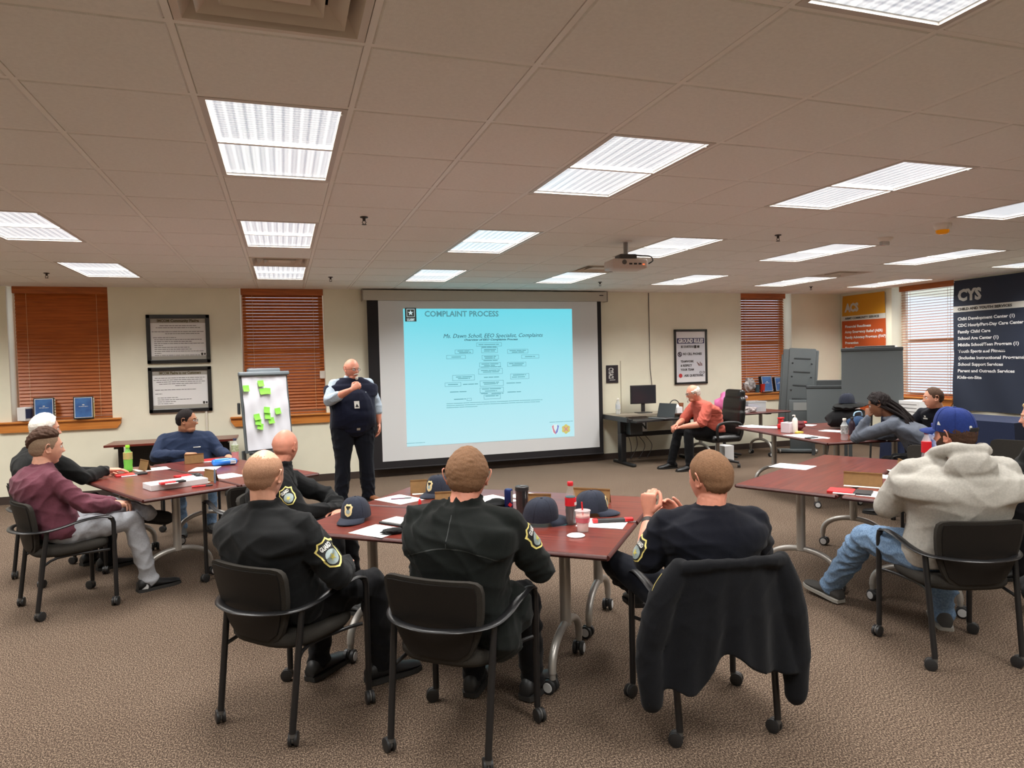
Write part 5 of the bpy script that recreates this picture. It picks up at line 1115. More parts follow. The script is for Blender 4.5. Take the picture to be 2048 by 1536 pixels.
# ================================================================ FURNITURE AT THE BACK
m_gpl = mat('grey_plastic', srgb(92, 98, 100), .6, bump=.1, bscale=200); m_gpd = mat('grey_plastic_dark', srgb(60, 64, 66), .6)
# desk with monitor
def desk():
    r = thing('standing_desk', 'black sit-stand computer desk against the back wall', 'desk', (5.62, 9.65, 0)); T = .76
    m = MB(); m.prism([(-.75, .0), (.75, .0), (.75, .44), (-.75, .44)], T-.03, T); m.build('rear_top', mat('desk_top', srgb(150, 140, 124), .4), r)
    MB().box((-.745, .0, T-.04), (.03, .9, .075), bev=.006).build('edge_trim', m_blkpl, r)
    m = MB(); m.prism([(-.62, -.5), (-.2, -.40), (.3, -.40), (.66, -.5), (.72, -.08), (-.70, -.08)], .675, .70); m.build('front_top', m_blkpl, r, smooth=40)
    for s in (-1, 1):
        m = MB(); x = s*.60-.03; m.box((x, .0, .40), (.07, .10, .66), bev=.01); m.box((x, -.03, .26), (.085, .13, .45), bev=.01)
        m.box((x, -.10, .025), (.07, .66, .045), bev=.015); m.box((x, .0, .70), (.06, .7, .05), bev=.01); m.build('leg', m_blk, r)
    MB().box((-.03, .0, .45), (1.15, .04, .07), bev=.008).build('crossbar', m_blk, r)
    MB().box((-.45, -.05, .56), (.22, .25, .2), bev=.01).build('cable_box', m_gpd, r)
    return r
desk()
def monitor():
    r = thing('monitor', 'black flat monitor standing on the standing desk', 'monitor', (5.51, 9.86, .76), math.radians(-4))
    MB().box((0, 0, .30), (.445, .03, .30), bev=.006).build('housing', m_blkpl, r); MB().box((0, -.0165, .30), (.42, .002, .27)).build('screen', mat('screen_dark', srgb(44, 46, 52), .2), r)
    m = MB(); m.box((0, .01, .10), (.06, .02, .16)); m.box((0, .0, .006), (.24, .18, .012), bev=.004); m.build('stand', m_blkpl, r)
monitor()
def laptop():
    r = thing('laptop', 'open grey laptop seen from its side on the desk', 'laptop', (5.56, 9.40, .70), math.radians(-68))
    MB().box((0, 0, .009), (.33, .23, .018), bev=.005).build('base', mat('laptop_grey', srgb(120, 122, 124), .35, metal=.4), r)
    R = rot(x=math.radians(-18)); MB().box(V((0, .115, .018))+R@V((0, 0, .11)), (.33, .010, .22), 0, R, bev=.004).build('lid', mat('laptop_lid', srgb(64, 66, 68), .4), r)
    MB().box((0, .01, .0185), (.29, .10, .002)).build('keyboard', m_blkpl, r)
laptop()
def simple(name, label, cat, mb, m, loc, rz=0, group=None, smooth=False):
    o = mb.build(name, m, loc=loc, smooth=smooth); o.rotation_euler = (0, 0, rz); return tag(o, label, cat, group)
def paper(lb, px, py, rz, w=.216, h=.279, z=.7405, curl=.0, m=None, n=1, name='paper_sheet'):
    p = onZ(px, py, z); mb = MB()
    K = 6; A = [V((w*(j/K-.5), h*(i/K-.5), curl*((j/K-.5)**2)*4+.0015*n+.0004*math.sin(i*1.7+j))) for i in range(K+1) for j in range(K+1)]
    n0 = len(A); F = []
    B = [V((p_.x, p_.y, max(.0002, p_.z-.0015*n))) for p_ in A]
    for i in range(K):
        for j in range(K): a = i*(K+1)+j; F += [(a, a+1, a+K+2, a+K+1), (n0+a, n0+a+K+1, n0+a+K+2, n0+a+1)]
    e = [j for j in range(K+1)]+[(i+1)*(K+1)-1+0 for i in range(1, K+1)]+[K*(K+1)+j for j in range(K-1, -1, -1)]+[i*(K+1) for i in range(K-1, 0, -1)]
    for q in range(len(e)): a, b = e[q], e[(q+1) % len(e)]; F.append((a, b, n0+b, n0+a))
    return simple(name, lb, 'paper', mb.add(A+B, F), m or m_paper, (p.x, p.y, z), math.radians(rz))
p = V((5.05, 9.85, .76)); r = thing('bottle', 'clear white-capped bottle at the left end of the desk', 'bottle', p)
m_clear = mat('clear_plastic', srgb(220, 226, 230), .1, alpha=.35); m_lab = mat('bottle_label', srgb(205, 210, 214), .5)
def bottle(r, s, body, cap, lab=None, liquid=None, lz=(.07, .13), fill=.6, rad=.033, hh=.21):
    P = [(rad*.85, .0), (rad, .008), (rad, .03), (rad*.93, .05), (rad, .07), (rad, hh*.62), (rad*.8, hh*.74), (.014, hh*.86), (.0135, hh*.93)]
    MB().lathe([(a*s, b*s) for a, b in P], 20).build('bottle_body', body, r, smooth=60)
    MB().lathe([(.0155*s, hh*.915*s), (.0165*s, hh*.92*s), (.0165*s, hh*s), (.014*s, (hh+.003)*s)], 16).build('cap', cap, r, smooth=40)
    if liquid: MB().lathe([(a*s*.94, max(.002, b*s)) for a, b in P[:6] if b < hh*fill]+[(rad*.93*s, hh*fill*s)], 20).build('drink', liquid, r, smooth=60)
    if lab: MB().lathe([((rad+.0008)*s, lz[0]*s), ((rad+.0008)*s, lz[1]*s)], 20).build('label_band', lab, r, smooth=60)
bottle(r, 1.2, m_clear, m_white, m_lab)
# office chairs
m_lea = mat('black_leather', srgb(22, 21, 21), .32, bump=.15, bscale=90)
def exec_chair(loc, rz, lb):
    r = thing('office_chair', lb, 'chair', loc, rz)
    m = MB()
    for k in range(5):
        a = 2*PI*k/5+.3; m.tube([(0, 0, .11), (.15*math.cos(a), .15*math.sin(a), .10), (.30*math.cos(a), .30*math.sin(a), .075)], [.03, .024, .018], 8)
    b = m.build('base', m_blkpl, r, smooth=True)
    for k in range(5):
        a = 2*PI*k/5+.3; c = caster_mb(.028, a); c.v = [(x+.30*math.cos(a), y+.30*math.sin(a), z) for x, y, z in c.v]; c.build('caster', [m_blkpl, m_hood], b, smooth=True)
    MB().tube([(0, 0, .10), (0, 0, .40)], .028, 12).build('gas_lift', m_silver, r, smooth=True)
    sb = MB(); sb.box((0, .0, .435), (.52, .50, .09), bev=.035); sb.box((0, .02, .475), (.46, .42, .05), bev=.024); remesh(sb, .012, 3, 'seat', m_lea, r)
    bb = MB(); R = rot(x=math.radians(8))
    for z, h, w_, t in ((.56, .20, .50, .10), (.74, .22, .52, .11), (.93, .22, .50, .10), (1.07, .16, .42, .11)): bb.box((0, -.235-(z-.5)*.13, z), (w_, t, h), 0, R, bev=.045)
    remesh(bb, .012, 4, 'backrest', m_lea, r)
    for s in (-1, 1):
        P = smooth_path([(s*.27, -.20, .43), (s*.30, -.22, .55), (s*.305, -.18, .66), (s*.305, 0, .685), (s*.305, .17, .66), (s*.30, .20, .56), (s*.27, .16, .43)], 4)
        MB().tube(P, .020, 10, flat=(1.1, .8), up=(0, 0, 1) if 0 else None).build('armrest', m_blkpl, r, smooth=True)
    return r
exec_chair((6.11, 8.72, 0), math.radians(88), 'high-back black leather office chair under the person in salmon')
# the chair behind him: mesh back seen over his shoulder
r = thing('task_chair', 'black mesh-back chair behind the person in salmon, only its back showing', 'chair', (6.75, 9.45, 0), math.radians(60))
m = MB()
for k in range(5): a = 2*PI*k/5; m.tube([(0, 0, .1), (.28*math.cos(a), .28*math.sin(a), .04)], [.025, .018], 8)
m.build('base', m_blkpl, r, smooth=True); MB().tube([(0, 0, .1), (0, 0, .42)], .025, 10).build('gas_lift', m_blkpl, r)
MB().box((0, 0, .45), (.48, .46, .07), bev=.03).build('seat', m_fab, r, smooth=50)
bb = MB(); bb.box((0, -.24, .62), (.08, .03, .4)); bb.box((0, -.25, .84), (.44, .035, .44), 0, rot(x=.15), bev=.016); bb.build('backrest', m_blkpl, r, smooth=50)
# table with bins behind the office chair
pb = V((6.95, 9.45)); 
r = dup(tab0, (7.0, 9.32, 0), math.radians(3), 'mahogany table against the back wall, piled with bags and a clear bin', GT_) if 0 else None
back_t = dup(tab0, (6.86, 9.42, 0), math.radians(2), 'mahogany table at the back wall, piled with bags and a clear bin', GT_)
m_pink = mat('pink_paper', srgb(244, 130, 190), .6); m_pinkl = mat('pale_pink', srgb(244, 210, 222), .6)
def crumple(name, lb, cat, c, r3, m, seed, amp=.25, loc=None, group=None):
    bm = bmesh.new(); bmesh.ops.create_icosphere(bm, subdivisions=3, radius=1); rs = np.random.RandomState(seed); D = [(rs.randn(3), rs.rand()*6) for _ in range(7)]
    for v in bm.verts:
        d = sum(math.sin(4*(v.co.x*a[0]+v.co.y*a[1]+v.co.z*a[2])+ph) for a, ph in D)/7; s = 1+amp*d*2; v.co = V((v.co.x*r3[0]*s, v.co.y*r3[1]*s, max(0, (v.co.z*s*.5+.5))*2*r3[2]*.9))
    mb = MB().add([v.co.copy() for v in bm.verts], [[v.index for v in f.verts] for f in bm.faces]); bm.free()
    return simple(name, lb, cat, mb, m, c, 0, group, smooth=50)
tz = .741
def onBack(px, py): q = onZ(px, py, .74); return q
crumple('bag', 'pink plastic bag on the back table, left of the clear bin', 'bag', (6.78, 9.42, tz), (.16, .13, .17), m_pink, 4)
crumple('paper_bag', 'pale pink crumpled bag on top of the pink one', 'bag', (6.90, 9.30, tz+.14), (.13, .12, .10), m_pinkl, 9, .3)
crumple('lanyard_pile', 'pile of grey lanyards and straps at the front of the back table', 'lanyards', (6.92, 9.20, tz), (.27, .09, .05), mat('strap_grey', srgb(112, 100, 98), .8, col2=srgb(190, 180, 178), vscale=40), 12, .4)
r = thing('storage_bin', 'clear plastic storage bin on the back table', 'bin', (7.22, 9.36, tz)); m = MB(); W_, D_, h_ = .34, .26, .16
for s in (-1, 1): m.box((s*W_/2, 0, h_/2), (.006, D_, h_)); m.box((0, s*D_/2, h_/2), (W_, .006, h_))
m.box((0, 0, .004), (W_, D_, .008)); m.build('bin_body', m_clear, r); MB().box((0, 0, h_), (W_+.03, D_+.03, .012), bev=.004).build('rim', m_clear, r)
crumple('cloth_bundle', 'purple and white contents inside the clear bin', 'cloth', (7.22, 9.36, tz+.01), (.13, .09, .06), mat('cloth_lilac', srgb(176, 164, 190), .7), 3)
simple('carton', 'small brown box behind the pink bag on the back table', 'box', MB().box((0, 0, .1), (.14, .12, .2)), mat('cardboard', srgb(150, 112, 74), .8), (7.04, 9.52, tz), .3)
# easels
def easel_back(lb, loc, rz, w, h, z0, legs=True, top2=.0):
    r = thing('easel', lb, 'easel', loc, rz); R = rot(x=math.radians(-6))
    MB().box(V((0, 0, z0))+R@V((0, 0, h/2)), (w, .03, h), 0, R, bev=.008).build('board', m_gpl, r); MB().box(V((0, 0, z0))+R@V((0, .0, h)), (w+.01, .05, .05), 0, R, bev=.01).build('top_rail', m_gpd, r)
    MB().box(V((.04, .03, z0))+R@V((0, 0, h+top2/2+.02)), (w*.66, .05, .06+top2), 0, R, bev=.012).build('clamp', m_gpd, r)
    for s in (-1, 1): MB().box((s*w*.36, .03, z0/2+.02), (.05, .03, z0), bev=.006).build('leg', m_gpd, r)
    MB().tube([(0, .05, z0), (0, .45, .0)], .014, 8).build('rear_leg', m_gpd, r, smooth=True); return r
easel_back('tall grey easel seen from behind, between the orange banner and the window', (8.02, 7.72, 0), math.radians(-42), .79, .80, .90)
easel_back('short dark grey easel seen from behind, left of the tall one', (8.22, 8.75, 0), math.radians(-38), .66, .82, .30, top2=.06)
# folded cart of plastic panels
r = thing('folded_easel', 'tall folded grey plastic easel leaning beside the back right window', 'easel', (8.16, 9.42, 0), math.radians(-34)); R = rot(x=math.radians(-3), y=math.radians(4))
m = MB(); m.box(V((0, .03, .40))+R@V((0, 0, .66)), (.56, .05, 1.34), 0, R, bev=.02); m.box(V((-.18, .06, .40))+R@V((0, 0, .62)), (.24, .06, 1.26), 0, R, bev=.02); m.build('rear_panel', m_gpl, r, smooth=40)
m = MB(); m.box(V((.02, -.02, .42))+R@V((0, 0, .67)), (.42, .05, 1.32), 0, R, bev=.02); fp = m.build('front_panel', m_gpl, r, smooth=40)
m = MB()
for k in range(4): m.box(V((.02, -.048, .42))+R@V((0, 0, 1.16-k*.225)), (.26, .012, .018), 0, R)
for k in range(3):
    for s in (-1, 1): m.ball(V((.02, -.05, .42))+R@V((s*.15, 0, 1.08-k*.225)), .014, 0, 8, 6)
m.build('slots', m_gpd, fp)
m = MB(); m.box((.06, -.07, .66), (.38, .04, .46), bev=.015); m.build('pocket', m_gpl, r, smooth=40); MB().box((.06, -.093, .78), (.24, .004, .13)).build('label', mat('label_grey', srgb(150, 152, 150), .6), r)
m = MB(); m.box((.06, -.02, .25), (.34, .06, .42), bev=.015); m.box((.0, -.05, .04), (.62, .18, .05), bev=.015); m.build('base', m_gpl, r, smooth=40)
for s in (-1, 1): MB().lathe([(.03, -.012), (.035, 0), (.03, .012)], 14, 0, (s*.28, -.14, .035), Matrix.Rotation(PI/2, 3, 'Y')).build('wheel', m_silver, r, smooth=True)
# flip chart with sticky notes
pl, pr = onY(480, 752, 9.0), onY(573, 749, 9.28); rzf = math.atan2(pr.y-pl.y, pr.x-pl.x); Wf = (V((pr.x-pl.x, pr.y-pl.y))).length; zt = (pl.z+pr.z)/2
base = V(((pl.x+pr.x)/2, (pl.y+pr.y)/2, 0)); r = thing('flip_chart', 'flip chart easel with a white pad and green sticky notes', 'flip chart', base, rzf)
Rf = rot(x=math.radians(-7)); T0 = V((0, 0, zt)); hf = .93
def FP(u, v, o=0): return T0+Rf@V((u*Wf, -o, -v))     # on the pad: u -.5..+.5, v metres down
MB().box(FP(0, hf/2, -.02), (Wf+.02, .025, hf+.04), 0, Rf, bev=.006).build('board', m_gpl, r)
m = MB(); m.box(FP(0, -.02, .01), (Wf+.05, .05, .05), 0, Rf, bev=.012); m.box(FP(0.02, -.06, -.02), (Wf*.7, .05, .06), 0, Rf, bev=.014); m.build('clamp', mat('easel_blue_grey', srgb(122, 130, 136), .5), r, smooth=50)
m = MB(); K = 20; A = []
for i in range(K+1):
    for j in range(K+1): u, v = j/K-.5, i/K*(hf-.02)+.01; A.append(FP(u*.95, v, .004+.004*math.sin(i*.9+j*.35)+.003*math.sin(j*1.3-i*.5)))
F = [(i*(K+1)+j, i*(K+1)+j+1, (i+1)*(K+1)+j+1, (i+1)*(K+1)+j) for i in range(K) for j in range(K)]; n0 = len(A); A += [p_+Rf@V((0, .006, 0)) for p_ in A]; F += [tuple(n0+x for x in f_[::-1]) for f_ in F]
pad = m.add(A, F).build('paper_pad', mat('pad_paper', srgb(226, 226, 234), .8), r, fix=False); smooth_by_angle(pad.data, 70)
for s in (-1, 1): MB().box((s*(Wf/2-.02)+.0, .0, zt-hf+.0-.30), (.05, .035, .62), 0, rot(x=math.radians(-3)), bev=.008).build('leg', m_gpl, r); MB().box((s*(Wf/2+.02), .02, zt-.40), (.03, .04, .14), bev=.008).build('hinge', m_gpd, r)
MB().box(FP(0, hf+.03, .03), (Wf*.9, .09, .03), 0, Rf, bev=.006).build('tray', m_gpd, r)
MB().tube([(0, .05, zt-.3), (0, .55, .0)], .016, 8).build('rear_leg', m_gpd, r, smooth=True)
for s in (-1, 1): MB().tube([(s*(Wf/2-.02), .0, zt-hf-.5), (s*(Wf/2+.02), -.06, 0.01)], .022, 8).build('foot', m_gpd, r, smooth=True)
m_stk = mat('sticky_green', srgb(140, 222, 76), .7); nt_ = 0
def sticky(px, py, a, lb):
    # ray meets the pad plane
    n = (Matrix.Rotation(rzf, 3, 'Z') @ (Rf @ V((0, -1, 0)))); o0 = base+Matrix.Rotation(rzf, 3, 'Z') @ FP(0, .3, .016); d = ray(px, py); t = (o0-V((0, 0, H))).dot(n)/d.dot(n); p = d*t+V((0, 0, H))
    K = 5; s = .076; X = Matrix.Rotation(rzf, 3, 'Z') @ V((1, 0, 0)); Z = n.cross(X)*-1; Z = Matrix.Rotation(rzf, 3, 'Z') @ (Rf @ V((0, 0, 1))); X, Z = X*math.cos(a)+Z*math.sin(a), Z*math.cos(a)-X*math.sin(a)
    A = [X*s*(j/K-.5)+Z*s*(.5-i/K)+n*(.001+.014*(i/K)**2) for i in range(K+1) for j in range(K+1)]; F = [(i*(K+1)+j, i*(K+1)+j+1, (i+1)*(K+1)+j+1, (i+1)*(K+1)+j) for i in range(K) for j in range(K)]; n0 = len(A); A += [q-n*.0008 for q in A]; F += [tuple(n0+x for x in f_[::-1]) for f_ in F]
    return simple('sticky_note', lb, 'sticky note', MB().add(A, F), m_stk, p, 0, 'green sticky notes on the flip chart')
for px, py, a, lb in ((492, 777, 0, 'leftmost green sticky note at the top of the pad'), (521.5, 767, .05, 'highest green sticky note, near the top center of the pad'), (525, 783, .05, 'green sticky note just under the highest one'), (535, 782, -.1, 'green sticky note right of the one under the highest'),
 (533.5, 820, -.15, 'top green sticky note of the lower middle column'), (535, 832, -.1, 'middle green sticky note of the lower middle column'), (542.5, 841, .1, 'bottom right green sticky note of the middle column'), (514, 834, .1, 'top green sticky note of the slanting left column'), (516.5, 844, -.2, 'middle green sticky note of the slanting left column'), (520.5, 853, -.25, 'lowest green sticky note on the pad'), (555.5, 822, .1, 'green sticky note at the far right of the pad')): sticky(px, py, a, lb)
# ---- sill things
m_bk = mat('book_cover_blue', srgb(70, 120, 180), .35, col2=srgb(40, 70, 130), vscale=6); m_bblk = mat('binder_black', (.015, .015, .016, 1), .5); m_tab = mat('index_tab', srgb(228, 222, 196), .6)
def binder(lb, px, py, Y, zs, rz, w=.22, h=.285, t=.07, yellow=False):
    p = onY(px, py, Y); r = thing('binder', lb, 'binder', (p.x, Y, zs), math.radians(rz)); R = rot(x=math.radians(-9))
    MB().box(R@V((0, 0, h/2)), (w, .008, h), 0, R).build('front_cover', m_bblk, r); MB().box(R@V((0, -.006, h/2)), (w-.025, .003, h-.025), 0, R).build('cover_sheet', m_paper, r)
    MB().box(R@V((0, -.0085, h/2)), (w-.037, .002, h-.037), 0, R).build('cover_print', m_bk, r)
    MB().box(R@V((0, t/2, h/2)), (w-.02, t-.012, h-.02), 0, R).build('pages', m_bblk, r); MB().box(R@V((0, t, h/2)), (w, .008, h), 0, R).build('back_cover', m_bblk, r)
    m = MB()
    for k in range(7): m.box(R@V((w/2+.002, .012+k*.007, h*.88-k*.034)), (.018, .004, .026), 0, R)
    m.build('index_tabs', m_tab, r)
    if yellow: MB().box(R@V((w/2+.004, .022, h/2)), (.012, .003, h*.9), 0, R).build('divider', mat('divider_yellow', srgb(226, 190, 110), .6), r)
    m = MB(); m.ball(R@V((0, -.0105, h*.62)), (.014, .002, .007), 0, 10, 6); scribble(m, -.05, .05, h*.54, .005, lambda x, z: R@V((x, -.0105, z)), seed=3); m.build('cover_lettering', m_pwht, r); return r
binder('left one of two blue-covered binders on the left sill', 88, 830, 10.075, 1.045, 9, t=.055)
binder('right one of two blue-covered binders on the left sill', 167, 825, 10.075, 1.045, 9, t=.055, yellow=True)
binder('blue-covered binder on the back right window sill', 1536, 790, 10.08, .995, 6, w=.25, h=.29, t=.05)
binder('dark blue binder partly behind the folded easel', 1560, 790, 10.12, .995, 6, w=.20, h=.26, t=.04)
r = thing('tissue_box', 'white and navy box at the left end of the left sill', 'box', (-3.10, 10.14, 1.045), math.radians(-30)); MB().box((0, 0, .085), (.12, .12, .17), bev=.006).build('carton', m_paper, r); MB().box((.0605, 0, .09), (.002, .10, .12)).build('print', mat('print_navy', srgb(66, 72, 104), .4), r)
crumple('supply_bag', 'clear bag of dark supplies at the left of the back right sill', 'bag', (7.78, 10.16, .995), (.11, .08, .13), mat('bag_smoke', srgb(96, 88, 86), .25, col2=srgb(210, 205, 205), vscale=22), 7, .35)
simple('cup', 'red drinking cup on the back right sill', 'cup', MB().lathe([(.035, 0), (.045, .14), (.047, .145)], 18), mat('cup_red', srgb(200, 52, 40), .4), (8.02, 10.10, .995), smooth=40)
simple('cup', 'dark teal cup beside the red cup on the sill', 'cup', MB().lathe([(.035, 0), (.042, .13), (.044, .135)], 18), mat('cup_teal', srgb(58, 82, 92), .4), (7.93, 10.13, .995), smooth=40)
# ================================================================ THINGS ON THE TABLES
ZT = .741
def on(px, py, z=ZT): return onZ(px, py, z)
m_card = mat('cardboard_brown', srgb(132, 98, 58), .8, var=.08, vscale=40); m_red = mat('marker_red', srgb(205, 40, 44), .4); m_cream = mat('card_cream', srgb(232, 226, 208), .8)
def cap(lb, px, py, az, z=ZT, badge=True, tilt=0, roll=0, off=(0, 0)):
    p = on(px, py, z); p = V((p.x+off[0], p.y+off[1], p.z)); c_, v_ = cap_parts(0, 0); R = Matrix.Rotation(math.radians(tilt), 3, 'X') @ Matrix.Rotation(math.radians(roll), 3, 'Y')
    lo = min((R @ V(q)).z for q in c_.v+v_.v)
    r = thing('cap', lb, 'cap', p, -math.radians(az), 'dark navy caps on the tables')
    for m_ in (c_, v_): m_.v = [tuple(R @ V(q)+V((0, 0, -lo))) for q in m_.v]
    cr = c_.build('crown', m_cap, r, smooth=60); v_.build('visor', m_cap, r, smooth=60)
    if badge:
        bpy.context.view_layer.update(); MW = Matrix.Rotation(-math.radians(az), 3, 'Z') @ R
        def pm(P): return poly_mb(P)
        n0 = V((0, 1, .35)); cl = V((0, .09, .055)); cen = R @ cl+V((0, 0, -lo)); nn = R @ n0; uu = R @ V((0, -.35, 1))
        decal(cr, cen, nn, uu, [(pm([(x, y) for x, y in shield(.052, .072)]), mat('badge_gold', srgb(226, 204, 150), .5)), (disc(.013, (0, -.008)), m_pgry), (pm([(-.014, .016), (.014, .016), (.014, .023), (-.014, .023)]), m_pblk)], name='badge', reach=.08)
    return r
cap('dark cap with gold badge at the left corner of the center table', 712, 1040, 212)
cap('dark cap with gold badge by the brown card, right side of the center table', 1182, 1028, 118)
cap('dark cap in front of the black tumbler on the center table', 1082, 1048, 104, roll=8, badge=False)
cap('dark cap with gold badge half hidden by the center person\'s head', 878, 990, 235)
def tent(lb, px, py, az, w=.24, h=.095):
    p = on(px, py); r = thing('name_card', lb, 'name card', p, -math.radians(az)); R = rot(x=math.radians(-14))
    MB().box(R @ V((0, 0, h/2)), (w, .0015, h), 0, R).build('front_panel', m_card, r)
    MB().box(V((0, -.045, .002)), (w*.92, .04, .0025)).build('foot', m_cream, r); R2 = rot(x=math.radians(22)); MB().box(V((0, -.03, .0))+R2 @ V((0, 0, h*.5)), (w, .0015, h*.99), 0, R2).build('rear_panel', m_card, r) if 0 else MB().box(V((0, .028, h*.48)), (w, .0015, h*.97), 0, rot(x=math.radians(16))).build('rear_panel', m_card, r)
    return r
tent('brown folded name card at the far left corner of the center table', 857, 985, 8, w=.25)
tent('brown folded name card left of the center person, behind the red marker', 905, 1012, 12, w=.22)
tent('brown folded name card behind the capped cola bottle', 1182, 1006, 40, w=.24)
tent('dark brown folded name card just behind the tumbler', 1076, 1018, 30, w=.16)
tent('brown folded name card near the green soda bottle', 285, 940, 60, w=.19)
tent('brown folded name card in front of the person in navy', 388, 926, 165, w=.17)
tent('brown folded name card beside the grey marker, right of the white box', 417, 962, 55, w=.17)
tent('brown folded name card in front of the person in the grey hoodie', 1725, 972, 52, w=.24)
tent('brown folded name card behind the person in the hoodie, beside the far bottles', 1800, 944, 120, w=.20)
tent('pale folded name card on the back right table by the dark bottle', 1719, 864, 150, w=.16)
paper('white sheet beside the left cap on the center table', 757, 1062, 40, .216, .24)
paper('white sheet with a pen at the far left of the center table', 800, 999, 30)
paper('white sheet under the red and black marker case, right corner', 1205, 1047, 52, .20, .26)
paper('white sheet behind the center person, left of the blue can', 985, 1000, 20)
paper('small white sheet behind the tumbler on the center table', 1055, 992, 35, .19, .22)
paper('white sheet in the middle of the left table', 313, 938, 20, .2, .2)
paper('white sheet in front of the blue pack', 410, 938, -10, .22, .25)
paper('white sheet at the right end of the left table', 455, 952, 30, .2, .25)
paper('lone white sheet at the left end of the right table', 1585, 933, 28, .24, .30)
paper('white sheet beside the red folder near the person in the hoodie', 1762, 990, 30, .2, .25)
paper('white sheet behind the brown card on the right table', 1775, 954, 28, .16, .25)
paper('white sheets spread at the near edge of the back right table', 1612, 873, 0, .25, .45)
paper('white sheet in front of the black bag', 1665, 862, 20, .20, .25)
for k in range(3): paper(('bottom sheet of the loose pile at the far end of the back right table', 'middle sheet of the loose pile at the far end of the back right table', 'top sheet of the loose pile at the far end of the back right table')[k], 1512+k*8, 853+k*.6, 10+k*16, .25, .36, z=.7405+k*.0022)
paper('white sheet behind the hand sanitizer on the back right table', 1605, 850, 30, .2, .3)
# drinks
m_cola = mat('cola', (.02, .004, .002, 1), .08); m_pet = mat('pet_clear', (.85, .9, .92, 1), .06, alpha=.30); m_labr = mat('label_red', srgb(214, 32, 44), .4)
r = thing('soda_bottle', 'cola bottle with red cap and label on the center table', 'bottle', on(1142, 1048)); bottle(r, 1.0, mat('pet_thin', (.9, .9, .9, 1), .05, alpha=.10), m_labr, m_labr, m_cola, lz=(.105, .15), fill=.66, rad=.031, hh=.235)
m = MB()
for x in (.5, .9): m.box((.032*math.sin(x)*1.01, -.032*math.cos(x)*1.01, .118), (.012, .001, .016), 0, rot(z=x))
m.build('lettering', m_pwht, r)
r = thing('drink_cup', 'clear cup of pink drink with a red spoon straw', 'cup', on(1166, 1062)); MB().lathe([(.029, 0), (.040, .105), (.043, .108), (.043, .112)], 24).build('cup_body', mat('cup_clear', srgb(235, 225, 225), .15, alpha=.45), r, smooth=50)
MB().lathe([(.027, .003), (.037, .085)], 20).build('drink', mat('pink_drink', srgb(244, 176, 176), .3, col2=srgb(246, 214, 190), vscale=12), r, smooth=50); MB().tube([(.005, .0, .04), (.0, .01, .155)], .0045, 8).build('straw', m_red, r, smooth=True)
MB().lathe([(.0375, .05), (.0395, .075)], 24).build('print', mat('cup_print', srgb(228, 90, 110), .4, alpha=.6), r, smooth=True)
simple('cup_lid', 'white round lid lying in front of the pink drink', 'lid', MB().lathe([(.045, 0), (.047, .004), (.040, .008), (.01, .009)], 24), m_paper, on(1152, 1072), smooth=40)  # a loose drink cup lid, lying flat on the table
r = thing('marker_case', 'black and red marker case on the sheet at the right corner', 'marker case', on(1222, 1044, .743), math.radians(-14)); MB().box((0, 0, .011), (.17, .035, .018), bev=.006).build('case', m_blkpl, r)
MB().box((-.09, 0, .011), (.03, .037, .02), bev=.005).build('cap', m_red, r); MB().box((.10, -.002, .012), (.05, .034, .02), bev=.005).build('tip', m_red, r)
r = thing('energy_can', 'dark blue drink can behind the center person', 'can', on(1018, 1021)); MB().lathe([(.022, 0), (.0265, .006), (.0265, .125), (.022, .133), (.021, .132)], 20).build('can_body', mat('can_blue', srgb(34, 44, 100), .3, metal=.5), r, smooth=40)
m = MB(); m.box((0, -.027, .04), (.022, .002, .02), 0, rot(y=.7)); m.build('label_mark', m_red, r); m = MB(); m.box((.012, -.0255, .09), (.012, .002, .07)); m.build('silver_stripe', m_silver, r)
r = thing('tumbler', 'black smoky tumbler on the center table', 'tumbler', on(1045, 1031)); MB().lathe([(.030, 0), (.034, .02), (.039, .15)], 24).build('cup_body', mat('tumbler_smoke', (.03, .03, .03, 1), .1, coat=.5), r, smooth=50); MB().lathe([(.041, .15), (.041, .172), (.036, .176)], 24).build('lid', m_blkpl, r, smooth=50); MB().box((0, -.01, .178), (.03, .03, .006), bev=.002).build('mouthpiece', m_hood, r)
crumple('glove', 'black gloves lying between the can and the center person', 'gloves', on(992, 1020), (.08, .05, .035), M_UNI, 5)
crumple('glove', 'black gloves at the table edge by the left sheet', 'gloves', on(788, 1066), (.07, .045, .015), M_UNI, 6)
r = thing('folder', 'open black folder beside the center person\'s left arm', 'folder', on(800, 1046), math.radians(38)); MB().box((0, 0, .006), (.14, .2, .012), bev=.004).build('cover', m_blkpl, r); MB().box((.0, -.005, .015), (.12, .18, .005)).build('pages', m_paper, r)
def marker(lb, px, py, az, m_, L_=.14, z=ZT, rr=.008, upright=False):
    p = on(px, py, z); r = thing('marker', lb, 'marker', p, -math.radians(az)+PI/2)
    if upright: MB().tube([(0, 0, .0), (0, 0, L_*.62)], rr, 12).build('barrel', m_, r, smooth=True); MB().tube([(0, 0, L_*.6), (0, 0, L_*.9), (0, 0, L_)], [rr*.9, rr*.8, rr*.3], 12).build('marker_cap', m_, r, smooth=True)
    else: MB().tube([(-L_/2, 0, rr), (L_*.15, 0, rr)], rr, 10).build('barrel', m_, r, smooth=True); MB().tube([(L_*.15, 0, rr), (L_*.45, 0, rr), (L_*.5, 0, rr)], [rr*.95, rr*.85, rr*.4], 10).build('marker_cap', m_blkpl if m_ is not m_paper else m_, r, smooth=True)
marker('thin dark pen lying on the sheet at the far left', 803, 998, 95, mat('pen_plum', srgb(110, 66, 90), .4), .14, .742, .004)
marker('red marker standing beside the left brown card on the center table', 840, 1020, 0, m_red, .07, upright=True, rr=.011)
marker('red and white marker in front of the white box', 405, 974, 80, m_red, .15)
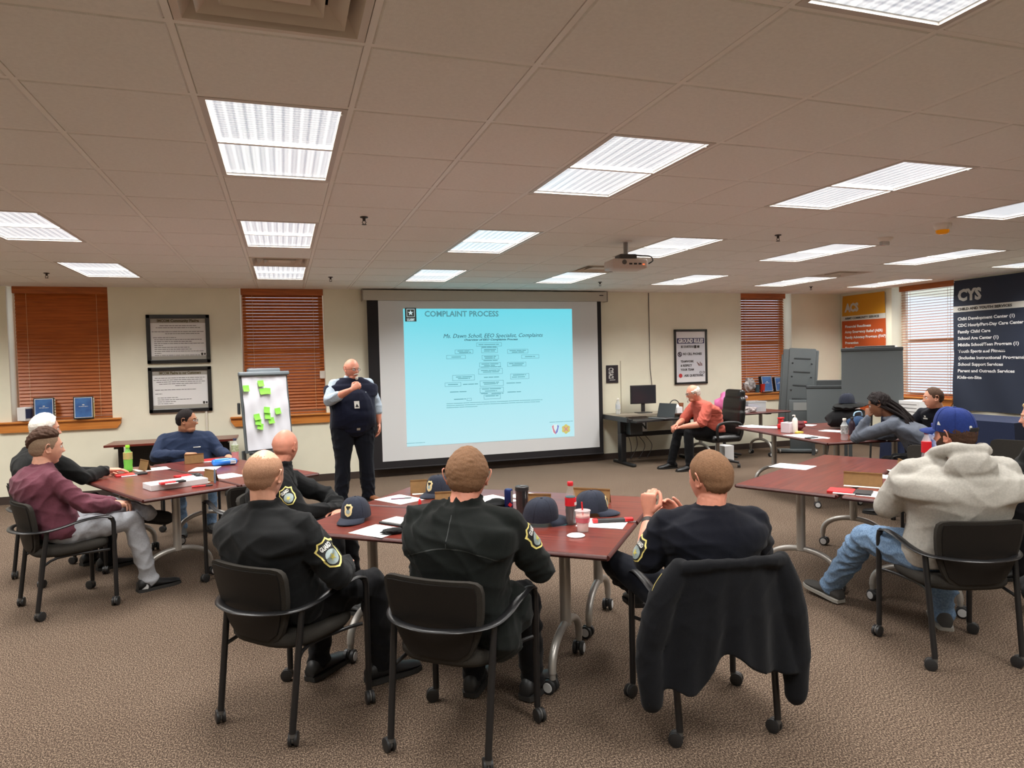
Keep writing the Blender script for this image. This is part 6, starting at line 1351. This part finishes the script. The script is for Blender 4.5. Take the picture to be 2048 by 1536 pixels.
marker('slim grey marker standing by the brown card', 430, 966, 0, mat('marker_grey', srgb(112, 128, 146), .4), .115, upright=True)
# white box with things on it
p = on(352, 972); r = thing('paper_box', 'flat white box on the near end of the left table', 'box', p, math.radians(26)); MB().box((0, 0, .0225), (.42, .20, .045), bev=.003).build('carton', mat('box_white', srgb(226, 226, 226), .7), r)
def redbook(lb, px, py, z, rz, w=.15, d=.08, bk=True):
    p = on(px, py, z); r = thing('notebook', lb, 'notebook', p, math.radians(rz)); MB().box((-w*.2, 0, .007), (w*.6, d, .014), bev=.002).build('red_half', m_red, r); MB().box((w*.3, 0, .0065), (w*.4, d, .013), bev=.002).build('black_half', m_bblk if bk else m_red, r)
    MB().box((-w*.1, -d/2-.012, .004), (w*.5, .02, .006)).build('page_edge', m_paper, r)
redbook('red and black notebook on top of the white box', 345, 966, ZT+.046, 26, .18, .06)
redbook('red and black notebook with a clip, behind the white box', 375, 952, ZT, 30, .2, .08)
redbook('red and black notebook in front of the green soda bottle', 262, 950, ZT, 20, .24, .12)
redbook('red and white booklet behind the card, by the blue pack', 418, 922, ZT, 10, .2, .14, False)
redbook('red and black open notebook in front of the person in the hoodie', 1700, 985, ZT, -52, .26, .14)
crumple('clip', 'black clip lying at the end of the white box', 'clip', on(398, 956, ZT+.03), (.025, .02, .02), m_blkpl, 8, .3)
r = thing('soda_bottle', 'bright green soda bottle on the left table', 'bottle', on(257, 943)); mg = mat('green_soda', srgb(120, 226, 30), .15, emit=0); bottle(r, 1.12, mat('pet_green', srgb(150, 230, 120), .08, alpha=.5), mat('cap_green', srgb(150, 226, 50), .4), mat('label_green', srgb(150, 190, 110), .5, col2=srgb(214, 160, 110), vscale=60), mg, lz=(.10, .155), fill=.52)
r = thing('soda_bottle', 'bottle of red drink with dark cap behind the blue pack', 'bottle', on(471, 922)); bottle(r, 1.05, m_pet, mat('cap_navy', srgb(40, 40, 70), .4), mat('label_pale', srgb(214, 216, 190), .5, col2=srgb(110, 140, 70), vscale=60), mat('red_drink', srgb(226, 60, 44), .2), lz=(.09, .15), fill=.42)
r = thing('tissue_pack', 'bright blue pack with a folded top on the left table', 'pack', on(449, 930), math.radians(12)); mb_ = mat('pack_blue', srgb(40, 120, 214), .25); MB().box((0, 0, .03), (.22, .11, .055), bev=.022).build('pack_body', mb_, r, smooth=50); MB().box((-.02, 0, .058), (.12, .05, .008), bev=.003).build('flap', mat('pack_light', srgb(120, 190, 236), .3), r); MB().box((.07, -.052, .03), (.05, .006, .03)).build('print', m_pwht, r)
# right table bottles
r = thing('soda_bottle', 'bottle with red label in front of the blue-capped one', 'bottle', on(1853, 921)); bottle(r, 1.15, m_pet, mat('cap_dark', srgb(90, 30, 50), .4), m_labr, mat('berry_drink', srgb(120, 40, 60), .2), lz=(.06, .14), fill=.55)
r = thing('soda_bottle', 'tall clear bottle with blue cap beside the person in the hoodie', 'bottle', on(1868, 912)); bottle(r, 1.35, mat('pet_blue', srgb(150, 170, 220), .08, alpha=.5), mat('cap_blue_pl', srgb(50, 60, 150), .4), mat('label_lilac', srgb(210, 214, 236), .5, col2=srgb(60, 90, 170), vscale=30), None, lz=(.06, .14))
# back right table
r = thing('water_bottle', 'clear water bottle on the near edge of the back right table', 'bottle', on(1689, 880)); bottle(r, 1.1, m_pet, m_white, mat('label_white', srgb(220, 222, 224), .5, col2=srgb(120, 124, 120), vscale=50), None, lz=(.06, .14), hh=.205)
r = thing('tissue_box', 'pale square tissue box on the back right table', 'tissue box', on(1577, 865), .3); MB().box((0, 0, .06), (.13, .12, .12), bev=.005).build('carton', mat('carton_pale', srgb(222, 208, 214), .6), r); MB().box((.0, 0, .121), (.06, .03, .002)).build('opening', m_hood, r)
r = thing('sanitizer', 'tall white pump bottle beside the pale tissue box', 'pump bottle', on(1590, 866)); MB().lathe([(.030, 0), (.031, .005), (.031, .15), (.022, .17), (.012, .18)], 18).build('bottle_body', m_white, r, smooth=50); MB().tube([(0, 0, .18), (0, 0, .205), (-.035, 0, .205)], .007, 8).build('pump', m_white, r, smooth=True)
r = thing('stapler', 'red tape dispenser at the far end of the back right table', 'dispenser', on(1562, 857), .4); MB().box((0, 0, .03), (.10, .06, .06), bev=.015).build('body', m_red, r); MB().box((0, .0, .085), (.055, .05, .06), bev=.015).build('roll_holder', m_red, r); MB().box((.0, 0, .128), (.09, .05, .02), bev=.005).build('top_arm', m_red, r)
crumple('pouch', 'dark red pouch behind the sanitizer', 'pouch', on(1598, 860), (.07, .05, .06), mat('pouch_red', srgb(96, 30, 36), .7), 14); crumple('cloth', 'red cloth lying behind the dark red pouch', 'cloth', on(1597, 848), (.13, .07, .02), m_red, 15)
simple('note_pad', 'yellow note block in front of the dark red pouch', 'note pad', MB().box((0, 0, .008), (.10, .07, .016)), mat('note_yellow', srgb(236, 220, 90), .7), on(1596, 866), .2)
simple('phone', 'grey phone on the sheets of the back right table', 'phone', MB().box((0, 0, .005), (.15, .075, .009), bev=.003), m_gpd, on(1623, 876, .743), .3)
simple('card', 'small white square card near the water bottle', 'card', MB().box((0, 0, .001), (.05, .05, .002)), m_paper, on(1653, 877), .4)
crumple('backpack', 'large black bag heaped on the back right table', 'bag', on(1694, 856), (.26, .17, .14), cloth('bag_black', srgb(20, 20, 22)), 21, .18)
crumple('jacket_heap', 'black jacket lying over the top of the large black bag', 'jacket', on(1694, 856)+V((.02, 0, .225)), (.25, .15, .045), M_BJ, 23, .25)
c_ = cap('dark navy cap resting on top of the black bag', 1694, 856, 85, z=ZT, badge=False); c_.location.z += .285
crumple('lunch_bag', 'blue bag between the black bag and the person in grey', 'bag', on(1716, 866), (.14, .09, .11), cloth('bag_blue', srgb(40, 62, 92)), 24, .14)
h_ = MB().tube(smooth_path([(-.06, 0, .195), (-.04, 0, .235), (.04, 0, .24), (.06, 0, .195)], 4), .008, 8).build('handle', mat('handle_pale', srgb(150, 184, 208), .6), [o for o in COL.objects if o.name.startswith('lunch_bag')][0], smooth=True)
r = thing('water_bottle', 'slim dark bottle beside the pale card', 'bottle', on(1704, 871)); bottle(r, 1.0, mat('bottle_dark', srgb(44, 30, 40), .3), m_blkpl, None, None, hh=.2)
crumple('tissues', 'crumpled white tissues beside the grey jacket\'s elbow', 'tissues', on(1716, 877), (.08, .04, .02), m_paper, 31, .4)
# extra chairs on the far side of the right cluster
ch(5.45, 4.55, 228, 'grey-lit empty chair at the far side of the right table, behind the bottles')
ch(6.35, 4.55, 250, 'empty chair behind the grey-lit one, toward the navy banner')
crumple('plaid_bag', 'white and brown crumpled bag on the chair beyond the right table', 'bag', V((5.40, 4.70, .468)), (.17, .15, .10), mat('plaid', srgb(206, 196, 184), .7, col2=srgb(110, 92, 78), vscale=18), 33, .2)
# covered table under the bright window, white box, clear bag
r = thing('covered_table', 'low table covered with a navy cloth beneath the bright right window', 'table', (8.75, 6.9, 0), math.radians(2))
m = MB(); K = 60; Pt = []
for i, z in enumerate((.0, .2, .4, .6, .757)):
    row = []
    for k in range(K):
        a = 2*PI*k/K; sx, sy = math.cos(a), math.sin(a); q = max(abs(sx)/.42, abs(sy)/.95); x, y = sx/q, sy/q; f = 1+.05*(1-z/.745)+.02*math.sin(k*1.9)*(1-z/.745); row.append(V((x*f, y*f, z)))
    Pt.append(row)
m.rings(Pt).build('tablecloth', cloth('cloth_navy', srgb(38, 46, 72)), r, smooth=50); MB().box((0, 0, .735), (.80, 1.86, .03)).build('tabletop', m_mah, r)
r = thing('crate', 'white box standing on the navy-covered table', 'box', (8.40, 7.35, .765)); MB().box((0, 0, .10), (.28, .36, .20), bev=.006).build('crate_body', m_paper, r); m = MB()
for k in range(3): m.box((-.141, 0, .05+k*.05), (.003, .30, .006))
m.build('slots', m_hood, r)
r = thing('storage_cart', 'black two-shelf cart at right, under the clear bag', 'cart', (6.55, 4.0-.1, 0), .3); MB().box((0, 0, .66), (.5, .42, .03), bev=.008).build('top_shelf', m_blkpl, r); MB().box((0, 0, .2), (.5, .42, .03), bev=.008).build('lower_shelf', m_blkpl, r)
for x in (-.23, .23):
    for y in (-.19, .19): MB().tube([(x, y, .0), (x, y, .66)], .014, 8).build('leg', m_blk, r, smooth=True)
crumple('clear_bag', 'clear plastic bag of supplies between the blue cap and the right edge', 'bag', V((6.55, 3.9, .676)), (.26, .22, .19), mat('bag_clear', srgb(216, 216, 204), .08, alpha=.35), 41, .16)
crumple('supplies', 'dark supplies inside the clear plastic bag', 'supplies', V((6.56, 3.9, .69)), (.13, .12, .11), mat('supplies_dark', srgb(70, 70, 72), .4, col2=srgb(190, 190, 180), vscale=14), 42, .35)
crumple('floor_bag', 'black bag with grey top on the floor at the right edge', 'bag', V((4.55, 2.95, 0)), (.22, .20, .16), cloth('bag_black', srgb(20, 20, 22)), 45, .15)
# dark jacket hung on the chair of the polo man
def hung_jacket():
    root = thing('hung_jacket', 'dark navy jacket draped over a chair back, sleeves hanging down', 'jacket', (1.81, 2.71, 0), -math.radians(8))
    mb = MB(); NU, NV = 30, 26; A, B = [], []
    for i in range(NV+1):
        v = i/NV
        for j in range(NU+1):
            u = j/NU; xl = -.265-.075*v; xr = .225+.045*v; x = xl+(xr-xl)*u
            hem = .335+.095*math.exp(-((u-.46)/.15)**2)-.045*math.exp(-((u-.18)/.16)**2)+.005*math.sin(u*20); z = .800-.02*(2*u-1)**2-(.800-hem)*v
            y = -.335-.03*v+.018*v*math.sin(u*15+2*v)+.010*math.sin(u*33)*v+.06*(2*u-1)**2*(1-.4*v)
            A.append(V((x, y-.016, z))); B.append(V((x, y+.012, z)))
    n0 = len(A); F = []; w_ = NU+1
    for i in range(NV):
        for j in range(NU): a = i*w_+j; F += [(a, a+1, a+w_+1, a+w_), (n0+a, n0+a+w_, n0+a+w_+1, n0+a+1)]
    e = list(range(w_))+[(i+1)*w_-1 for i in range(1, NV+1)]+[NV*w_+j for j in range(NU-1, -1, -1)]+[i*w_ for i in range(NV-1, 0, -1)]
    for q in range(len(e)): a, b = e[q], e[(q+1) % len(e)]; F.append((a, n0+a, n0+b, b))
    mb.add(A+B, F)
    mb.tube([(-.24, -.30, .785), (-.12, -.335, .80), (0, -.345, .80), (.12, -.335, .80), (.21, -.30, .785)], [.03, .026, .024, .026, .03], 12)
    for s, P in ((-1, [(-.235, -.27, .775), (-.31, -.27, .66), (-.37, -.27, .46), (-.375, -.29, .27), (-.375, -.29, .24)]), (1, [(.22, -.28, .775), (.25, -.29, .65), (.275, -.30, .45), (.275, -.30, .235), (.272, -.30, .205)])): chain(mb, P, [.045, .060, .058, .050, .048], [.005, .006, .004, 0])
    o = remesh(mb, .008, 3, 'jacket_shell', cloth('jacket_navy', srgb(13, 14, 18)), root, fold=.009, fseed=77, ffreq=34)
    decal(o, V((-.30, -.27, .70)), V((-1, -.3, .5)), V((.3, 0, 1)), [(MB().tube([(-.01, .05, 0), (-.014, 0, 0), (-.01, -.03, 0)], .002, 5), m_yel)], name='patch_edge')
hung_jacket()

# ---- on and around the desk
r = thing('tissue_box', 'white tissue box on the desk, in front of the person in salmon', 'tissue box', (5.93, 9.52, .76), .2); MB().box((0, 0, .05), (.12, .11, .10), bev=.004).build('carton', m_paper, r); crs = MB().ball((0, 0, .11), (.03, .03, .03)).build('tissue', m_paper, r, smooth=True)
simple('cup', 'brown paper cup behind the white tissue box', 'cup', MB().lathe([(.03, 0), (.04, .15), (.042, .152)], 18), mat('cup_brown', srgb(150, 92, 60), .6), (6.06, 9.62, .76), smooth=40)
r = thing('headset', 'black headset resting beside the brown cup', 'headset', (6.05, 9.8, .76)); MB().tube([(.09*math.cos(a), 0, .10+.09*math.sin(a)) for a in (PI*k/12 for k in range(13))], .008, 8).build('band', m_blkpl, r, smooth=True)
for s_ in (-1, 1): MB().lathe([(.035, -.015), (.04, 0), (.035, .015)], 16, 0, (s_*.09, 0, .06), Matrix.Rotation(PI/2, 3, 'Y')).build('ear_cup', m_blkpl, r, smooth=True)
r = thing('tote', 'white tote with a black letter under the desk top', 'tote', (5.42, 9.93, .42)); MB().box((0, 0, .15), (.34, .12, .28), bev=.02).build('bag_body', m_paper, r); m = MB(); text_mb(m, 'N', .16, MWALL, (.03, -.062, .08), bold=.006); m.build('letter', m_inkb, r)
rs = random.Random(3)
for k in range(4):
    x = 5.3+k*.09; simple('power_cable', 'thin black cable hanging under the standing desk', 'cable', MB().tube(smooth_path([(0, 0, .62), (rs.uniform(-.06, .06), .0, .45), (rs.uniform(-.1, .15), .02, .22), (rs.uniform(-.1, .2), .0, .01)], 6), .005, 6), m_blkpl, (x, 9.95, 0), 0, 'cables under the desk', smooth=True)
simple('carton', 'white carton on the floor right of the office chair', 'box', MB().box((0, 0, .13), (.18, .22, .26), bev=.004), m_paper, (6.50, 9.10, 0), .1)
simple('hanging_sheet', 'white sheet hanging down from the edge of the desk', 'paper', MB().box((0, 0, 0), (.20, .003, .34)), m_paper, (6.0, 9.64, .56), .15)
